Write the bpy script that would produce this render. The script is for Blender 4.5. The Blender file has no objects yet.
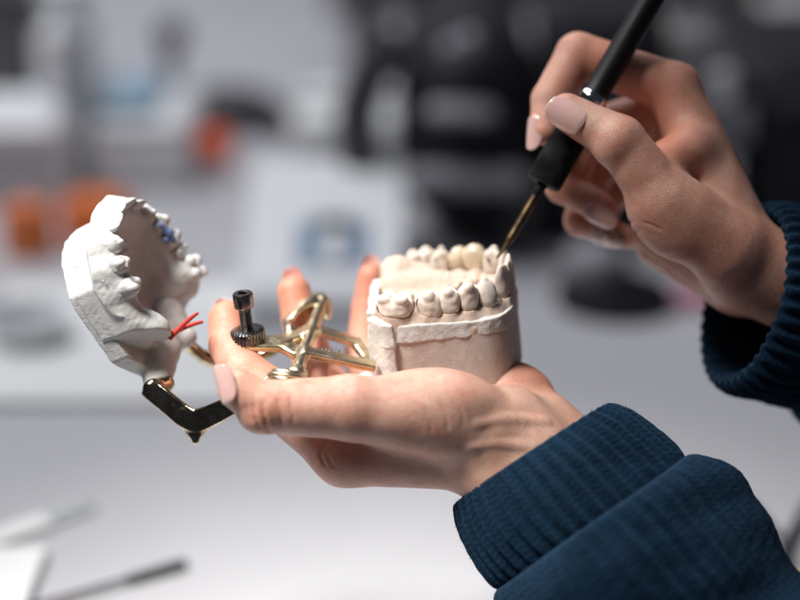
import bpy, math, random
import numpy as np
from mathutils import Vector, Matrix

random.seed(4)
RNG = np.random.default_rng(7)
scene = bpy.context.scene
COL = scene.collection

# ------------------------------------------------------------------ frames
K = 1 / 25.19          # cm per photo pixel in the focal plane
D = 75.0               # camera to focal plane, cm
FH = 20.0              # height of the focus point above the bench, cm
TH = math.radians(20)
cT, sT = math.cos(TH), math.sin(TH)
M3 = np.array([[1, 0, 0], [0, sT, -cT], [0, cT, sT]], float)   # columns: right, up, back


def V(px, py, w=0.0):
    s = (D + w) / D
    return np.array([(px - 400) * K * s, (300 - py) * K * s, -w])


def to_world(v):
    v = np.asarray(v, float)
    return v @ M3.T + np.array([0, 0, FH])


def vdir(v):                     # world direction -> view direction
    return np.asarray(v, float) @ M3


CAM = to_world(np.array([0, 0, D]))


def ray(px, py):
    return to_world(np.array([(px - 400) * K, (300 - py) * K, 0.0])) - CAM


def G(px, py, z=0.0):
    r = ray(px, py)
    return CAM + r * ((z - CAM[2]) / r[2])


def AT(px, py, y):
    r = ray(px, py)
    return CAM + r * ((y - CAM[1]) / r[1])


def unit(v):
    v = np.asarray(v, float)
    return v / np.linalg.norm(v)


# ------------------------------------------------------------------ objects
ORIGIN = {}


def tag(o, label=None, cat=None, group=None, kind=None):
    if label: o['label'] = label
    if cat: o['category'] = cat
    if group: o['group'] = group
    if kind: o['kind'] = kind
    return o


def empty(name, loc_cm, label, cat, group=None):
    o = bpy.data.objects.new(name, None)
    o.empty_display_size = 0.02
    COL.objects.link(o)
    o.location = Vector(np.asarray(loc_cm, float) * .01)
    ORIGIN[o] = np.asarray(loc_cm, float)
    return tag(o, label, cat, group)


def mesh_obj(name, verts_world_cm, faces, mat, parent=None, smooth=True, attrs=None, uv=None, mats=None, fmat=None):
    v = np.asarray(verts_world_cm, float)
    if parent is not None:
        org = ORIGIN[parent]
    else:
        org = np.array([(v[:, 0].min() + v[:, 0].max()) / 2, (v[:, 1].min() + v[:, 1].max()) / 2, v[:, 2].min()])
    me = bpy.data.meshes.new(name)
    vv = ((v - org) * .01)
    if isinstance(faces, np.ndarray):
        n = len(faces); k = faces.shape[1]
        me.vertices.add(len(vv)); me.vertices.foreach_set('co', vv.astype(np.float32).ravel())
        me.loops.add(n * k); me.loops.foreach_set('vertex_index', faces.astype(np.int32).ravel())
        me.polygons.add(n); me.polygons.foreach_set('loop_start', np.arange(0, n * k, k, dtype=np.int32))
        me.update(calc_edges=True)
        me.validate()
    else:
        me.from_pydata(vv.tolist(), [], [list(f) for f in faces])
    me.polygons.foreach_set('use_smooth', np.full(len(me.polygons), smooth))
    if mats:
        for m in mats: me.materials.append(m)
        if fmat is not None: me.polygons.foreach_set('material_index', np.asarray(fmat, dtype=np.int32))
    else:
        me.materials.append(mat)
    if attrs:
        for an, arr in attrs.items():
            a = me.attributes.new(an, 'FLOAT', 'POINT')
            a.data.foreach_set('value', np.asarray(arr, np.float32))
    if uv is not None:
        l = me.uv_layers.new(name='UVMap')
        li = np.empty(len(me.loops), np.int32); me.loops.foreach_get('vertex_index', li)
        l.data.foreach_set('uv', np.asarray(uv, np.float32)[li].ravel())
    me.update()
    o = bpy.data.objects.new(name, me)
    COL.objects.link(o)
    if parent is not None:
        o.parent = parent
        ORIGIN[o] = org
    else:
        o.location = Vector(org * .01)
        ORIGIN[o] = org
    return o


# ------------------------------------------------------------------ signed distance modelling
def smin(a, b, k):
    if k <= 0: return np.minimum(a, b)
    h = np.clip(.5 + .5 * (b - a) / k, 0, 1)
    return b * (1 - h) + a * h - k * h * (1 - h)


def smax(a, b, k):
    return -smin(-a, -b, k)


def f_cone(a, b, r1, r2, flat=None):
    a = np.asarray(a, float); b = np.asarray(b, float); ab = b - a; L2 = max(ab @ ab, 1e-9)

    def f(X, Y, Z):
        x, y, z = X - a[0], Y - a[1], Z - a[2]
        t = np.clip((x * ab[0] + y * ab[1] + z * ab[2]) / L2, 0, 1)
        x, y, z = x - t * ab[0], y - t * ab[1], z - t * ab[2]
        q = x * x + y * y + z * z
        if flat is not None:
            n, s = flat
            q = q + (s * s - 1) * (x * n[0] + y * n[1] + z * n[2]) ** 2
        return np.sqrt(q) - (r1 + (r2 - r1) * t)
    m = max(r1, r2)
    return f, np.minimum(a, b) - m, np.maximum(a, b) + m


def f_ell(c, r, axes=None):
    c = np.asarray(c, float); r = np.asarray(r, float)
    R = np.eye(3) if axes is None else np.array([unit(q) for q in axes])

    def f(X, Y, Z):
        x, y, z = X - c[0], Y - c[1], Z - c[2]
        p = [(x * R[i, 0] + y * R[i, 1] + z * R[i, 2]) for i in range(3)]
        k0 = np.sqrt(sum((p[i] / r[i]) ** 2 for i in range(3)))
        k1 = np.sqrt(sum((p[i] / r[i] ** 2) ** 2 for i in range(3))) + 1e-6
        return k0 * (k0 - 1) / k1
    m = r.max()
    return f, c - m, c + m


def f_box(c, half, axes=None, rnd=.05):
    c = np.asarray(c, float); half = np.asarray(half, float)
    R = np.eye(3) if axes is None else np.array([unit(q) for q in axes])

    def f(X, Y, Z):
        x, y, z = X - c[0], Y - c[1], Z - c[2]
        p = [np.abs(x * R[i, 0] + y * R[i, 1] + z * R[i, 2]) - (half[i] - rnd) for i in range(3)]
        out = np.sqrt(sum(np.maximum(q, 0) ** 2 for q in p))
        ins = np.minimum(np.maximum(np.maximum(p[0], p[1]), p[2]), 0)
        return out + ins - rnd
    m = np.linalg.norm(half)
    return f, c - m, c + m


def f_prism(poly, z0, z1, rnd=.08, rz=None):
    """convex polygon (counter-clockwise) in xy, extruded between z0 and z1"""
    P = np.asarray(poly, float); Q = np.roll(P, -1, axis=0)
    nrm = np.stack([(Q - P)[:, 1], -(Q - P)[:, 0]], 1); nrm /= np.linalg.norm(nrm, axis=1)[:, None]

    def f(X, Y, Z):
        d = None
        for p, n in zip(P, nrm):
            e = (X - p[0]) * n[0] + (Y - p[1]) * n[1]
            d = e if d is None else smax(d, e, rnd)
        e = np.maximum(z0 - Z, Z - z1)
        return smax(d + 0 * e, e + 0 * d, rnd if rz is None else rz)
    lo = np.array([P[:, 0].min(), P[:, 1].min(), z0]); hi = np.array([P[:, 0].max(), P[:, 1].max(), z1])
    return f, lo, hi


def wnoise(X, Y, Z, freq, seed, n=14):
    r = np.random.default_rng(seed)
    out = 0
    for _ in range(n):
        k = r.normal(size=3); k = k / np.linalg.norm(k) * freq * r.uniform(.6, 1.5)
        out = out + np.sin(k[0] * X + k[1] * Y + k[2] * Z + r.uniform(0, 6.28))
    return out / math.sqrt(n)


class Vol:
    def __init__(s, lo, hi, h):
        s.lo = np.asarray(lo, float); s.h = h
        s.n = np.ceil((np.asarray(hi, float) - s.lo) / h).astype(int) + 1
        s.d = np.full(s.n, 2.0, np.float32)
        s.ax = [s.lo[i] + np.arange(s.n[i]) * h for i in range(3)]

    def _sl(s, lo, hi, pad):
        a = np.clip(np.floor((lo - pad - s.lo) / s.h).astype(int), 0, s.n)
        b = np.clip(np.ceil((hi + pad - s.lo) / s.h).astype(int) + 1, 0, s.n)
        return tuple(slice(a[i], b[i]) for i in range(3))

    def _xyz(s, sl):
        return (s.ax[0][sl[0]][:, None, None].astype(np.float32), s.ax[1][sl[1]][None, :, None].astype(np.float32),
                s.ax[2][sl[2]][None, None, :].astype(np.float32))

    def add(s, prim, k=.1):
        f, lo, hi = prim
        sl = s._sl(lo, hi, k + .35)
        if any(q.stop <= q.start for q in sl): return s
        s.d[sl] = smin(s.d[sl], f(*s._xyz(sl)), k)
        return s

    def cut(s, prim, k=.05):
        f, lo, hi = prim
        sl = s._sl(lo, hi, k + .15)
        if any(q.stop <= q.start for q in sl): return s
        s.d[sl] = smax(s.d[sl], -f(*s._xyz(sl)), k)
        return s

    def clip(s, fn, k=.05):
        X, Y, Z = s._xyz((slice(None),) * 3)
        s.d = smax(s.d, (fn(X, Y, Z) + 0 * s.d), k).astype(np.float32)

    def noise(s, amp, freq, seed, band=.4, where=None):
        idx = np.nonzero(np.abs(s.d) < band)
        X, Y, Z = [s.ax[i][idx[i]] for i in range(3)]
        a = amp * wnoise(X, Y, Z, freq, seed)
        if where is not None: a = a * where(X, Y, Z)
        s.d[idx] += a
        return s

    def at(s, p):
        q = (np.asarray(p, float) - s.lo) / s.h
        q = np.clip(q, 0, s.n - 1.001); i = np.floor(q).astype(int); f = q - i
        r = 0
        for dx in (0, 1):
            for dy in (0, 1):
                for dz in (0, 1):
                    w = (f[0] if dx else 1 - f[0]) * (f[1] if dy else 1 - f[1]) * (f[2] if dz else 1 - f[2])
                    r += w * s.d[i[0] + dx, i[1] + dy, i[2] + dz]
        return r

    def march(s, p, d, maxt=30):
        p = np.asarray(p, float); d = unit(d); t = 0
        while t < maxt:
            q = p + d * t
            if np.all(q > s.lo) and np.all(q < s.lo + (s.n - 1) * s.h):
                v = s.at(q)
                if v < 0.003: return q
                t += max(min(v * .6, .25), .01)
            else:
                t += .2
        return None

    def hit(s, px, py, w0=-12):           # first surface point on a line of sight
        a = V(px, py, w0); b = V(px, py, w0 + 1)
        return s.march(a, b - a, 40)

    def mesh(s):
        d = s.d; n = s.n
        ins = d < 0
        c = ins[:-1, :-1, :-1].astype(np.uint8)
        for dx, dy, dz in ((1,0,0),(0,1,0),(0,0,1),(1,1,0),(1,0,1),(0,1,1),(1,1,1)):
            c = c + ins[dx:n[0]-1+dx, dy:n[1]-1+dy, dz:n[2]-1+dz]
        act = (c > 0) & (c < 8)
        ci = np.argwhere(act)
        idx = np.full(act.shape, -1, np.int64); idx[act] = np.arange(len(ci))
        acc = np.zeros((len(ci), 3)); cnt = np.zeros(len(ci))
        corners = [(0,0,0),(1,0,0),(0,1,0),(1,1,0),(0,0,1),(1,0,1),(0,1,1),(1,1,1)]
        vals = [d[ci[:,0]+a, ci[:,1]+b, ci[:,2]+e].astype(float) for a, b, e in corners]
        for i in range(8):
            for j in range(i + 1, 8):
                if sum(abs(corners[i][q] - corners[j][q]) for q in range(3)) != 1: continue
                m = (vals[i] < 0) != (vals[j] < 0)
                if not m.any(): continue
                t = vals[i][m] / (vals[i][m] - vals[j][m])
                p0 = np.array(corners[i]); p1 = np.array(corners[j])
                acc[m] += p0 + t[:, None] * (p1 - p0); cnt[m] += 1
        verts = s.lo + (ci + acc / cnt[:, None]) * s.h
        quads = []
        for axis in range(3):
            o1, o2 = (axis + 1) % 3, (axis + 2) % 3
            A = [slice(None)] * 3; B = [slice(None)] * 3
            A[axis] = slice(0, -1); B[axis] = slice(1, None)
            a = ins[tuple(A)]; b = ins[tuple(B)]
            e = np.argwhere(a != b)
            e = e[(e[:, o1] > 0) & (e[:, o2] > 0) & (e[:, o1] < n[o1] - 1) & (e[:, o2] < n[o2] - 1)]
            if not len(e): continue
            flip = ~a[tuple(e.T)]
            def cell(s1, s2):
                q = e.copy(); q[:, o1] += s1; q[:, o2] += s2
                return idx[tuple(q.T)]
            q = np.stack([cell(-1, -1), cell(0, -1), cell(0, 0), cell(-1, 0)], 1)
            q[flip] = q[flip][:, ::-1]
            quads.append(q)
        return verts, np.concatenate(quads)


# ------------------------------------------------------------------ plain mesh builders (world cm)
class MB:
    def __init__(s): s.v = []; s.f = []
    def add(s, verts, faces):
        o = len(s.v); s.v += [np.asarray(q, float) for q in verts]; s.f += [[i + o for i in f] for f in faces]; return s
    def box(s, c, half, axes=None, bev=.0):
        c = np.asarray(c, float); R = np.eye(3) if axes is None else np.array([unit(q) for q in axes])
        h = np.asarray(half, float); b = min(bev, h.min() * .9)
        if b <= 0:
            vs = [c + sum(sg[i] * h[i] * R[i] for i in range(3)) for sg in [(x, y, z) for x in (-1, 1) for y in (-1, 1) for z in (-1, 1)]]
            return s.add(vs, [(0, 1, 3, 2), (4, 6, 7, 5), (0, 4, 5, 1), (2, 3, 7, 6), (0, 2, 6, 4), (1, 5, 7, 3)])
        vs = []; ix = {}
        for sg in [(x, y, z) for x in (-1, 1) for y in (-1, 1) for z in (-1, 1)]:
            for ax in range(3):
                l = [sg[i] * (h[i] - (0 if i == ax else b)) for i in range(3)]
                ix[(sg, ax)] = len(vs); vs.append(c + sum(l[i] * R[i] for i in range(3)))
        fs = []
        for ax in range(3):
            u, w = (ax + 1) % 3, (ax + 2) % 3
            for sa in (-1, 1):
                loop = []
                for su, sw in ((-1, -1), (1, -1), (1, 1), (-1, 1)):
                    sg = [0, 0, 0]; sg[ax] = sa; sg[u] = su; sg[w] = sw; loop.append(ix[(tuple(sg), ax)])
                fs.append(loop if sa > 0 else loop[::-1])
            for su in (-1, 1):
                for sw in (-1, 1):
                    sg0 = [0, 0, 0]; sg0[ax] = -1; sg0[u] = su; sg0[w] = sw; sg1 = list(sg0); sg1[ax] = 1
                    fs.append([ix[(tuple(sg0), u)], ix[(tuple(sg1), u)], ix[(tuple(sg1), w)], ix[(tuple(sg0), w)]])
        for sg in [(x, y, z) for x in (-1, 1) for y in (-1, 1) for z in (-1, 1)]:
            fs.append([ix[(sg, 0)], ix[(sg, 1)], ix[(sg, 2)]])
        return s.add(vs, fs)
    def lathe(s, p0, axis, prof, n=40, cap=True):
        p0 = np.asarray(p0, float); a = unit(axis)
        t = np.array([0, 0, 1.0]) if abs(a[2]) < .9 else np.array([1.0, 0, 0])
        e1 = unit(np.cross(t, a)); e2 = np.cross(a, e1)
        vs = []; fs = []
        for h, r in prof:
            for i in range(n):
                g = 2 * math.pi * i / n
                vs.append(p0 + a * h + r * (math.cos(g) * e1 + math.sin(g) * e2))
        for j in range(len(prof) - 1):
            for i in range(n):
                i2 = (i + 1) % n
                fs.append([j*n+i, j*n+i2, (j+1)*n+i2, (j+1)*n+i])
        if cap:
            fs.append(list(range(n))[::-1]); fs.append([(len(prof)-1)*n+i for i in range(n)])
        return s.add(vs, fs)
    def tube(s, pts, r, n=14):
        pts = smooth_path([np.asarray(p, float) for p in pts]); m = len(pts)
        rs = r if hasattr(r, '__len__') else [r] * m
        if len(rs) != m: rs = np.interp(np.linspace(0, 1, m), np.linspace(0, 1, len(rs)), rs)
        vs = []; fs = []; e1 = None
        for j in range(m):
            t = unit(pts[min(j + 1, m - 1)] - pts[max(j - 1, 0)])
            if e1 is None:
                q = np.array([0, 0, 1.0]) if abs(t[2]) < .9 else np.array([1.0, 0, 0])
                e1 = unit(np.cross(q, t))
            e1 = unit(e1 - t * (e1 @ t)); e2 = np.cross(t, e1)
            for i in range(n):
                g = 2 * math.pi * i / n
                vs.append(pts[j] + rs[j] * (math.cos(g) * e1 + math.sin(g) * e2))
        for j in range(m - 1):
            for i in range(n):
                i2 = (i + 1) % n
                fs.append([j*n+i, j*n+i2, (j+1)*n+i2, (j+1)*n+i])
        fs.append(list(range(n))[::-1]); fs.append([(m-1)*n+i for i in range(n)])
        return s.add(vs, fs)
    def obj(s, name, mat, parent=None, smooth=False, angle=None):
        o = mesh_obj(name, np.array(s.v), s.f, mat, parent, smooth=smooth or angle is not None)
        if angle is not None: o.data.set_sharp_from_angle(angle=math.radians(angle))
        return o


def smooth_path(P, sub=8):
    if len(P) < 3: return P
    out = []
    for i in range(len(P) - 1):
        p0, p1, p2, p3 = P[max(i-1, 0)], P[i], P[i+1], P[min(i+2, len(P)-1)]
        for j in range(sub):
            t = j / sub
            out.append(.5 * ((2*p1) + (-p0+p2)*t + (2*p0-5*p1+4*p2-p3)*t*t + (-p0+3*p1-3*p2+p3)*t**3))
    out.append(P[-1])
    return out


# ------------------------------------------------------------------ materials
class NT:
    def __init__(s, name):
        s.m = bpy.data.materials.new(name); s.m.use_nodes = True
        s.t = s.m.node_tree; s.b = s.t.nodes['Principled BSDF']
    def n(s, kind, **kw):
        q = s.t.nodes.new(kind)
        for k, v in kw.items(): setattr(q, k, v)
        return q
    def l(s, a, b): s.t.links.new(a, b)
    def coord(s, scale, out='Object'):
        tc = s.n('ShaderNodeTexCoord'); mp = s.n('ShaderNodeMapping')
        mp.inputs['Scale'].default_value = scale if hasattr(scale, '__len__') else (scale,) * 3
        s.l(tc.outputs[out], mp.inputs['Vector']); return mp.outputs['Vector']
    def noise(s, vec, scale=1, detail=4, rough=.55):
        q = s.n('ShaderNodeTexNoise'); q.inputs['Scale'].default_value = scale
        q.inputs['Detail'].default_value = detail; q.inputs['Roughness'].default_value = rough
        s.l(vec, q.inputs['Vector']); return q.outputs['Fac']
    def ramp(s, fac, stops):
        q = s.n('ShaderNodeValToRGB'); cr = q.color_ramp
        while len(cr.elements) < len(stops): cr.elements.new(.5)
        for e, (p, c) in zip(cr.elements, stops): e.position = p; e.color = tuple(c) + (1,) if len(c) == 3 else c
        s.l(fac, q.inputs['Fac']); return q.outputs['Color']
    def mix(s, fac, a, b, blend='MIX'):
        q = s.n('ShaderNodeMix', data_type='RGBA', blend_type=blend)
        for sock, val in ((q.inputs[0], fac), (q.inputs[6], a), (q.inputs[7], b)):
            if hasattr(val, 'is_output'): s.l(val, sock)
            elif isinstance(val, (int, float)): sock.default_value = val
            else: sock.default_value = tuple(val) + (1,)
        return q.outputs[2]
    def math(s, op, a, b=0.0, clamp=False):
        q = s.n('ShaderNodeMath', operation=op, use_clamp=clamp)
        for i, val in enumerate((a, b)):
            if hasattr(val, 'is_output'): s.l(val, q.inputs[i])
            else: q.inputs[i].default_value = val
        return q.outputs[0]
    def attr(s, name):
        q = s.n('ShaderNodeAttribute'); q.attribute_name = name; return q.outputs['Fac']
    def bump(s, h, strength=.3, dist=.0005, normal=None):
        q = s.n('ShaderNodeBump'); q.inputs['Strength'].default_value = strength; q.inputs['Distance'].default_value = dist
        s.l(h, q.inputs['Height'])
        if normal is not None: s.l(normal, q.inputs['Normal'])
        s.l(q.outputs['Normal'], s.b.inputs['Normal']); return q.outputs['Normal']
    def set(s, **kw):
        for k, v in kw.items():
            k = k.replace('_', ' ')
            i = s.b.inputs[k]
            if hasattr(v, 'is_output'): s.l(v, i)
            else: i.default_value = tuple(v) + (1,) if (hasattr(v, '__len__') and len(v) == 3 and i.type == 'RGBA') else v
        return s


def simple(name, col, rough=.5, metal=0.0, var=.12, scale=40, bump=.0, spec=.5, coat=0):
    t = NT(name); vec = t.coord(scale)
    f = t.noise(vec, 1, 5)
    c = np.array(col, float)
    t.set(Base_Color=t.ramp(f, [(.3, c * (1 - var)), (.7, np.minimum(c * (1 + var), 1))]), Metallic=metal)
    t.b.inputs['Specular IOR Level'].default_value = spec
    r = t.math('MULTIPLY_ADD', f, .25); r.node.inputs[2].default_value = rough - .125
    t.l(r, t.b.inputs['Roughness'])
    if coat: t.b.inputs['Coat Weight'].default_value = coat
    if bump: t.bump(t.noise(vec, 6, 6), bump, .0006)
    return t.m


def skin_material():
    t = NT('skin')
    v = t.coord(100)                                   # centimetres
    blot = t.noise(v, .9, 4, .6)
    fine = t.noise(v, 7, 4, .6)
    base = t.ramp(blot, [(.30, (.57, .275, .20)), (.5, (.66, .375, .285)), (.72, (.74, .48, .385))])
    base = t.mix(t.math('MULTIPLY', fine, .22), base, (.48, .22, .15))
    speck = t.ramp(t.noise(v, 4.2, 3, .6), [(.52, (0, 0, 0)), (.70, (1, 1, 1))])
    base = t.mix(t.math('MULTIPLY', speck, .42), base, (.60, .225, .165))
    vein = t.ramp(t.noise(t.coord((40, 160, 60)), .8, 3, .5), [(.56, (0, 0, 0)), (.66, (1, 1, 1))])
    base = t.mix(t.math('MULTIPLY', vein, .16), base, (.40, .30, .29))
    flush_glow = t.attr('flush_glow')  # redder tips and knuckles, plus backlit glow of the rear fingers painted in
    fl = t.math('MULTIPLY', flush_glow, t.math('ADD', blot, .45), clamp=True)
    base = t.mix(fl, base, (.66, .245, .15))
    pale = t.attr('pale')
    base = t.mix(pale, base, (.68, .46, .345))
    t.set(Base_Color=base, Subsurface_Weight=.22, Subsurface_Scale=.004, Roughness=.42)
    t.b.inputs['Subsurface Radius'].default_value = (1, .36, .2)
    t.b.inputs['Specular IOR Level'].default_value = .42
    # skin relief: polygonal cells stretched along the hand, fine pores, soft wrinkles
    vo = t.n('ShaderNodeTexVoronoi', feature='DISTANCE_TO_EDGE'); vo.inputs['Scale'].default_value = 1.0
    wob = t.n('ShaderNodeMix', data_type='VECTOR')
    nz = t.n('ShaderNodeTexNoise'); nz.inputs['Scale'].default_value = 3.0; t.l(v, nz.inputs['Vector'])
    add = t.n('ShaderNodeVectorMath', operation='MULTIPLY_ADD')
    t.l(nz.outputs['Color'], add.inputs[0]); add.inputs[1].default_value = (.5, .5, .5); t.l(v, add.inputs[2])
    mp = t.n('ShaderNodeMapping'); mp.inputs['Scale'].default_value = (9, 14, 11); t.l(add.outputs[0], mp.inputs['Vector'])
    t.l(mp.outputs['Vector'], vo.inputs['Vector'])
    cell = t.math('MINIMUM', vo.outputs['Distance'], .22)
    vs = t.coord((55, 260, 120))
    wr = t.noise(vs, 1, 3, .6)
    h = t.math('ADD', t.math('MULTIPLY', cell, 1.6), t.math('MULTIPLY', fine, .5))
    h = t.math('ADD', h, t.math('MULTIPLY', wr, .9))
    t.bump(h, .44, .0005)
    return t.m


def nail_material(name, col, glitter=False):
    t = NT(name); v = t.coord(100)
    f = t.noise(v, 1.2, 3)
    c = np.array(col)
    colr = t.ramp(f, [(.3, c * .93), (.7, np.minimum(c * 1.05, 1))])
    t.set(Base_Color=colr, Roughness=.13, Subsurface_Weight=.1, Subsurface_Scale=.001)
    t.b.inputs['Coat Weight'].default_value = .8; t.b.inputs['Coat Roughness'].default_value = .05
    if glitter:
        vo = t.n('ShaderNodeTexVoronoi'); vo.inputs['Scale'].default_value = 16; t.l(v, vo.inputs['Vector'])
        g = t.ramp(vo.outputs['Color'], [(.2, (.20, .10, .07)), (.5, (.55, .36, .28)), (.75, (.85, .75, .68))])
        mask = t.attr('glitter')
        t.set(Base_Color=t.mix(mask, colr, g), Metallic=t.math('MULTIPLY', mask, .75))
        t.bump(vo.outputs['Distance'], .6, .0006)
    return t.m


def plaster_material(name, col, var=.06, rough=.85, bump=.35, stain=None, saw=False):
    t = NT(name); v = t.coord(100)
    a = t.noise(v, 2.2, 6, .6); b = t.noise(v, 14, 5, .65)
    c = np.array(col)
    base = t.ramp(a, [(.3, c * (1 - var)), (.7, np.minimum(c * (1 + var), .92))])
    if stain is not None:
        s2 = t.ramp(t.noise(v, 3.1, 5, .7), [(.58, (0, 0, 0)), (.72, (1, 1, 1))])
        base = t.mix(t.math('MULTIPLY', s2, .55), base, stain)
    if name == 'pink_beige_stone': base = t.mix(t.math('MULTIPLY', t.attr('stain'), .6), base, (.30, .13, .07))
    pits = t.ramp(t.noise(v, 9, 2, .5), [(.20, (0, 0, 0)), (.29, (1, 1, 1))])
    t.set(Base_Color=base, Roughness=rough)
    t.b.inputs['Specular IOR Level'].default_value = .25
    h = t.math('ADD', t.math('MULTIPLY', b, .7), t.math('MULTIPLY', a, .8))
    h = t.math('ADD', h, t.math('MULTIPLY', pits, .25))
    if saw:
        wv = t.n('ShaderNodeTexWave', wave_type='BANDS', bands_direction='DIAGONAL')
        wv.inputs['Scale'].default_value = 7.5; wv.inputs['Distortion'].default_value = 5; wv.inputs['Detail'].default_value = 3
        t.l(v, wv.inputs['Vector'])
        h = t.math('ADD', h, t.math('MULTIPLY', wv.outputs['Fac'], .07))
    t.bump(h, bump, .0012)
    return t.m


def brass_material():
    t = NT('brass'); v = t.coord(100)
    a = t.noise(v, 1.6, 6, .65); b = t.noise(v, 11, 4, .6)
    base = t.ramp(a, [(.3, (.46, .35, .20)), (.5, (.72, .60, .40)), (.7, (.82, .72, .52))])
    t.set(Base_Color=base, Metallic=1.0)
    r = t.math('MULTIPLY_ADD', b, .28); r.node.inputs[2].default_value = .20; t.l(r, t.b.inputs['Roughness'])
    t.bump(t.math('ADD', a, t.math('MULTIPLY', b, .2)), .16, .001)
    return t.m


def wool_material():
    t = NT('navy_wool')
    uv = t.coord(1, 'UV')
    n1 = t.noise(t.coord(100), 1.1, 5, .6)
    base = t.ramp(n1, [(.3, (.0018, .012, .031)), (.7, (.004, .027, .064))])
    fz = t.noise(t.coord(100), 26, 4, .7)
    base = t.mix(t.math('MULTIPLY', t.ramp(fz, [(.5, (0, 0, 0)), (.75, (1, 1, 1))]), .5), base, (.009, .052, .112))
    t.set(Base_Color=base, Roughness=.95)
    t.b.inputs['Specular IOR Level'].default_value = .12
    t.b.inputs['Sheen Weight'].default_value = .22; t.b.inputs['Sheen Roughness'].default_value = .5
    t.b.inputs['Sheen Tint'].default_value = (.25, .5, .8, 1)
    # stitches: V shaped loops from two slanted waves on the sleeve's own length/round coordinates
    sep = t.n('ShaderNodeSeparateXYZ'); t.l(uv, sep.inputs[0])
    fx = t.math('MULTIPLY', sep.outputs[0], 1.0)
    tri = t.math('PINGPONG', fx, .5)
    row = t.math('SINE', t.math('MULTIPLY', t.math('ADD', sep.outputs[1], t.math('MULTIPLY', tri, 1.0)), 6.2832))
    colm = t.math('SINE', t.math('MULTIPLY', fx, 6.2832))
    h = t.math('ADD', t.math('MULTIPLY', row, .22), t.math('MULTIPLY', colm, .25))
    h = t.math('ADD', h, t.math('MULTIPLY', fz, 1.3))
    t.bump(h, .9, .0011)
    return t.m


MAT = dict(
    skin=skin_material(),
    nail=nail_material('pink_nail_polish', (.70, .45, .41)),
    glit=nail_material('glitter_nail_polish', (.72, .60, .58), True),
    white=plaster_material('white_plaster', (.61, .61, .60), .05, .85, .5),
    whitesaw=plaster_material('trimmed_white_plaster', (.60, .60, .592), .05, .85, .28, saw=True),
    gum=plaster_material('pink_beige_stone', (.67, .535, .44), .07, .75, .4, stain=(.62, .42, .32)),
    tooth=plaster_material('pale_beige_stone', (.74, .655, .575), .05, .7, .3),
    block=plaster_material('grey_beige_stone', (.58, .525, .485), .07, .6, .35, stain=(.74, .70, .66), saw=True),
    seam=plaster_material('chipped_white_plaster', (.68, .675, .655), .07, .9, .55, stain=(.55, .47, .40)),
    crown=simple('ivory_ceramic', (.64, .545, .39), .24, 0, .08, 150, 0, .5, .4),
    brass=brass_material(),
    steel=simple('blued_steel', (.17, .165, .16), .26, 1.0, .3, 300, .15),
    chrome=simple('chrome', (.75, .75, .76), .12, 1.0, .05, 200),
    rubber=None, wool=wool_material(),
    red=simple('red_plastic', (.55, .045, .03), .4, 0, .1, 200),
    blue=simple('blue_wax', (.12, .20, .42), .4, 0, .2, 300),
    black=simple('black_plastic', (.006, .006, .008), .5, 0, .2, 100, .05, .3),
    blackmatte=simple('black_fabric', (.010, .010, .016), .8, 0, .2, 60, .1),
    wplastic=simple('white_plastic', (.84, .85, .86), .4, 0, .04, 20),
    bench=simple('white_laminate', (.52, .52, .54), .38, 0, .03, 6),
    grey=simple('grey_plastic', (.30, .30, .32), .5, 0, .1, 30),
    dgrey=simple('dark_grey_plastic', (.06, .06, .068), .5, 0, .1, 30),
    wallm=simple('grey_wall_paint', (.40, .40, .42), .8, 0, .05, 5),
    orange=simple('orange_plastic', (.80, .20, .05), .4, 0, .1, 30),
    redor=simple('red_orange_plastic', (.92, .11, .012), .35, 0, .1, 30),
    bluep=simple('pale_blue_plastic', (.30, .45, .56), .45, 0, .08, 30),
    steelblue=simple('steel_blue_plastic', (.22, .32, .44), .45, 0, .08, 30),
    peach=simple('peach_card', (.66, .40, .28), .7, 0, .1, 30),
    gold=simple('amber_plastic', (.62, .40, .14), .4, 0, .1, 30),
    pink=simple('pink_rubber', (.70, .22, .32), .5, 0, .1, 30),
    yellow=simple('yellow_plastic', (.65, .50, .08), .4, 0, .1, 30),
    paper=simple('white_paper', (.80, .81, .80), .8, 0, .03, 30),
)


def rubber_material():
    t = NT('knurled_black_rubber')
    uv = t.coord(1, 'UV')
    sep = t.n('ShaderNodeSeparateXYZ'); t.l(uv, sep.inputs[0])
    a = t.math('SINE', t.math('MULTIPLY', t.math('ADD', t.math('MULTIPLY', sep.outputs[0], 42), t.math('MULTIPLY', sep.outputs[1], 9)), 6.2832))
    b = t.math('SINE', t.math('MULTIPLY', t.math('SUBTRACT', t.math('MULTIPLY', sep.outputs[0], 42), t.math('MULTIPLY', sep.outputs[1], 9)), 6.2832))
    h = t.math('ADD', a, t.math('MULTIPLY', b, .35))
    f = t.noise(t.coord(300), 1, 4)
    t.set(Base_Color=t.ramp(f, [(.3, (.008, .008, .010)), (.7, (.014, .014, .016))]), Roughness=.5)
    t.b.inputs['Specular IOR Level'].default_value = .3
    t.bump(h, .9, .0006)
    return t.m


MAT['rubber'] = rubber_material()

# ------------------------------------------------------------------ the two hands
person = empty('person', [30, -4, 8], 'person in a navy knitted sweater whose hands hold the dental model and a black tool', 'person')


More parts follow.
